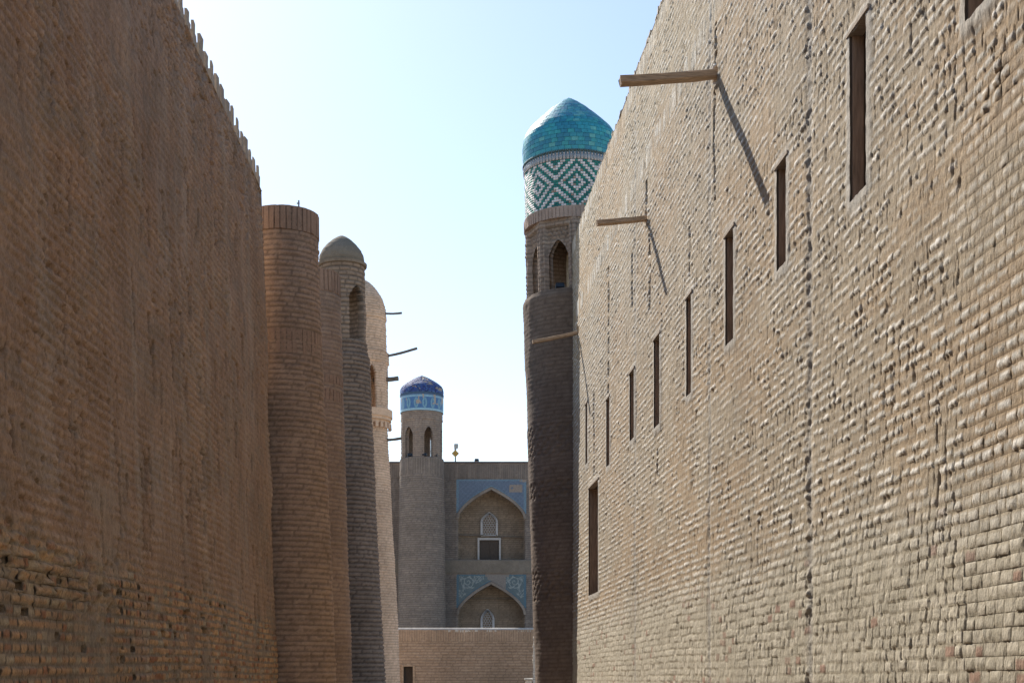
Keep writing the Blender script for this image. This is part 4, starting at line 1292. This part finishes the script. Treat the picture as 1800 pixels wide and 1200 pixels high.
def build_bluetower():
    Y = 58.9; s = F / Y
    zz = lambda py: EYE + (HY - py) / s
    cx = (741.5 - HX) / s
    root = thing('minaret_tower', 'small round corner tower with dark blue tiled dome and two arched openings', 'tower', (cx, Y, 0))
    B1, B2, Bm = (.215, .182, .158), (.265, .225, .19), (.155, .135, .12)
    zc = zz(808)
    P = tower_P(501, B1, B2, Bm, ch=.09, jh=.024, jd=.012, w=.26, und=.01, er=.02, soldier=((zz(838), zc - .02),), sw=.08, sj=.02)
    round_relief('brickwork', root, M_FAR, [(-.3, 1.03), (zz(1100), .99), (zz(900), .955), (zc, .90)], P, 130, .032)
    disc(root, M_CAP2, .90, zc - .005, 'lantern_floor')
    zt = zz(727); ph = R(24)
    def mod(TH, Z, h, col):
        x = (((TH - ph + math.pi / 6) % (math.pi / 3)) - math.pi / 6) * .86
        rec = (abs(x) < .30) & (Z < zz(743)) & (Z > zc)
        return np.where(rec, h - .035, h), col
    m = arch_mask([ph + k * math.pi / 3 for k in range(6)], .20, .86, zc + .03, zz(770), zz(754))
    PL = tower_P(511, (.25, .20, .165), (.29, .24, .20), (.20, .165, .14), ch=.09, jh=.014, jd=.006, w=.25)
    round_relief('lantern', root, M_FAR, [(zc, .872), (zt, .865)], PL, 240, .03, mask=m, thick=.2, mod=mod)
    disc(root, M_CAP2, .84, zt - .01, 'lantern_ceiling')
    # tile band with pointed medallions
    z0, z1 = zt, zz(699)
    th = np.linspace(0, 2 * math.pi, 480, endpoint=False); zs = np.linspace(z0, z1, 40)
    TH, Z = np.meshgrid(th, zs); v = (Z - z0) / (z1 - z0)
    c = (TH * 16 / (2 * math.pi)) % 1 - .5
    med = (abs(c) < .30 * np.sin(np.clip((v - .12) / .70, 0, 1) * math.pi) ** .7)
    core = (abs(c) < .10 * np.sin(np.clip((v - .25) / .45, 0, 1) * math.pi))
    col = np.broadcast_to(np.array([.22, .40, .52]), TH.shape + (3,)).copy()
    gap = (v > .14) & (v < .84) & ~med
    col[gap] = (.05, .15, .34); col[med] = (.15, .31, .42); col[core] = (.06, .17, .34)
    col[(v < .10)] = (.30, .48, .58); col[(v > .93)] = (.10, .2, .35)
    worn = (fbm(TH * 7, Z * 4, 6) > .68) & (v > .4); col[worn] = (.36, .30, .24)
    V = np.stack([.895 * np.sin(TH), -.895 * np.cos(TH), Z], -1).reshape(-1, 3)
    link('tile_band', npmesh('tile_band', V, grid_quads(40, 480, wrap=True), col.reshape(-1, 3)), M_MOSAICFAR, root)
    # border + dome of small blue bricks
    mb = MB(); mb.lathe([(z1, .86), (z1, .905), (zz(695), .91), (zz(695), .85)], 64); mb.build('cornice', M_BLUEB, root)
    zb = zz(695); H = zz(660) - zb
    prof = [(0, .885), (.12, .90), (.28, .89), (.42, .83), (.56, .70), (.70, .52), (.84, .32), (.94, .14), (1.0, .01)]
    th_n = 90; rows = 26
    Vs, Qs, Cs = [], [], []
    pz = [a for a, b in prof]; pr = [b for a, b in prof]
    # even rows along the curve
    dense = np.linspace(0, 1, 200); rr = np.interp(dense, pz, pr); seg = np.r_[0, np.cumsum(np.hypot(np.diff(dense * H), np.diff(rr)))]
    lv = np.interp(np.linspace(0, seg[-1], rows + 1), seg, dense)
    for j in range(rows):
        a0, a1 = lv[j], lv[j + 1]; r0, r1 = np.interp([a0, a1], pz, pr)
        n = max(6, int(th_n * r0 / .9))
        for i in range(n):
            t0 = 2 * math.pi * (i + .5 * (j % 2)) / n; t1 = t0 + 2 * math.pi / n * .95
            k = len(Vs)
            x, z = math.sin(t0 ), a0
            wear = float(fbm(np.array(t0 * 2.2), np.array(a0 * 4.5), 15))
            g = random.uniform(.75, 1.25)
            if wear > .635 and .05 < a0 < .93: c_ = (.36 * g, .31 * g, .27 * g); dr = -.015
            else: c_ = random.choice(((.028, .065, .25), (.035, .09, .31), (.06, .14, .32), (.022, .045, .18))); c_ = tuple(q * g for q in c_); dr = random.uniform(0, .006)
            for e in (-.03, dr):
                for t, aa, r in ((t0, a0, r0), (t1, a0, r0), (t1, a1, r1), (t0, a1, r1)):
                    Vs.append(((r + e) * math.sin(t), -(r + e) * math.cos(t), zb + aa * H + (.0 if e < 0 else .0)))
            Cs += [c_] * 8
            Qs += [(k+4, k+5, k+6, k+7), (k, k+1, k+5, k+4), (k+1, k+2, k+6, k+5), (k+2, k+3, k+7, k+6), (k+3, k, k+4, k+7)]
    tag(link('dome_tiling', npmesh('dome_tiling', np.array(Vs), np.array(Qs), np.array(Cs), smooth=False), M_MATTEBLUE, root), kind='stuff')
    mb = MB(); mb.lathe([(zb + a * H, max(b - .02, 0)) for a, b in prof], 48); mb.build('dome', M_CAP2, root)
    # little floodlights on the ledge
    for n_, (px, lab) in enumerate(((723, 'in the left arch of the blue domed tower'), (748, 'at the left foot of the open arch of the blue domed tower'), (766, 'at the right foot of the open arch of the blue domed tower'))):
        x = (px - HX) / s; dx = x - cx; dy = math.sqrt(max(.05, .80 ** 2 - dx * dx))
        spot((x, Y - dy, zc), 'small black floodlight ' + lab, 'floodlights on the blue domed tower', .8)
M_BLUEB = masonry('blue_border', base=(.07, .12, .20), grain=30)
build_bluetower()

def build_roof_things():
    Y = 60.15
    p = PX(800.5, 812, Y)
    r = thing('roof_sign', 'yellow diamond sign on a thin pole standing on the flat roof edge', 'sign', (p.x, Y, p.z + .0))
    k = Y / F
    MB().tube((0, 0, -.02), (0, 0, 22 * k), .03).build('pole', M_STEEL, r)
    b = MB(); b.box((0, -.05, 15 * k), (9.4 * k, .04, 9.4 * k), Matrix.Rotation(R(45), 3, 'Y')); b.build('sign_plate', M_YELLOW, r)
    p2 = PX(801, 789, Y)
    r2 = thing('roof_lamp', 'pale square lamp head mounted above the yellow diamond sign', 'lamp', (p.x, Y, p.z + 22 * k))
    b = MB(); b.box((.03, -.03, 6 * k), (7 * k, .12, 8 * k), Matrix.Rotation(R(12), 3, 'Z')); b.build('housing', M_LAMPGREY, r2, bevel=.015)
    b = MB(); b.tube((0, 0, 0), (0, 0, 3 * k), .025); b.box((0, 0, .01), (.12, .1, .02)); b.build('bracket', M_STEEL, r2)
    p3 = PX(838, 812, Y)
    spot((p3.x, Y, p3.z), 'grey floodlight lying low on the flat roof right of the sign', None, .7, M_LAMPGREY)
build_roof_things()
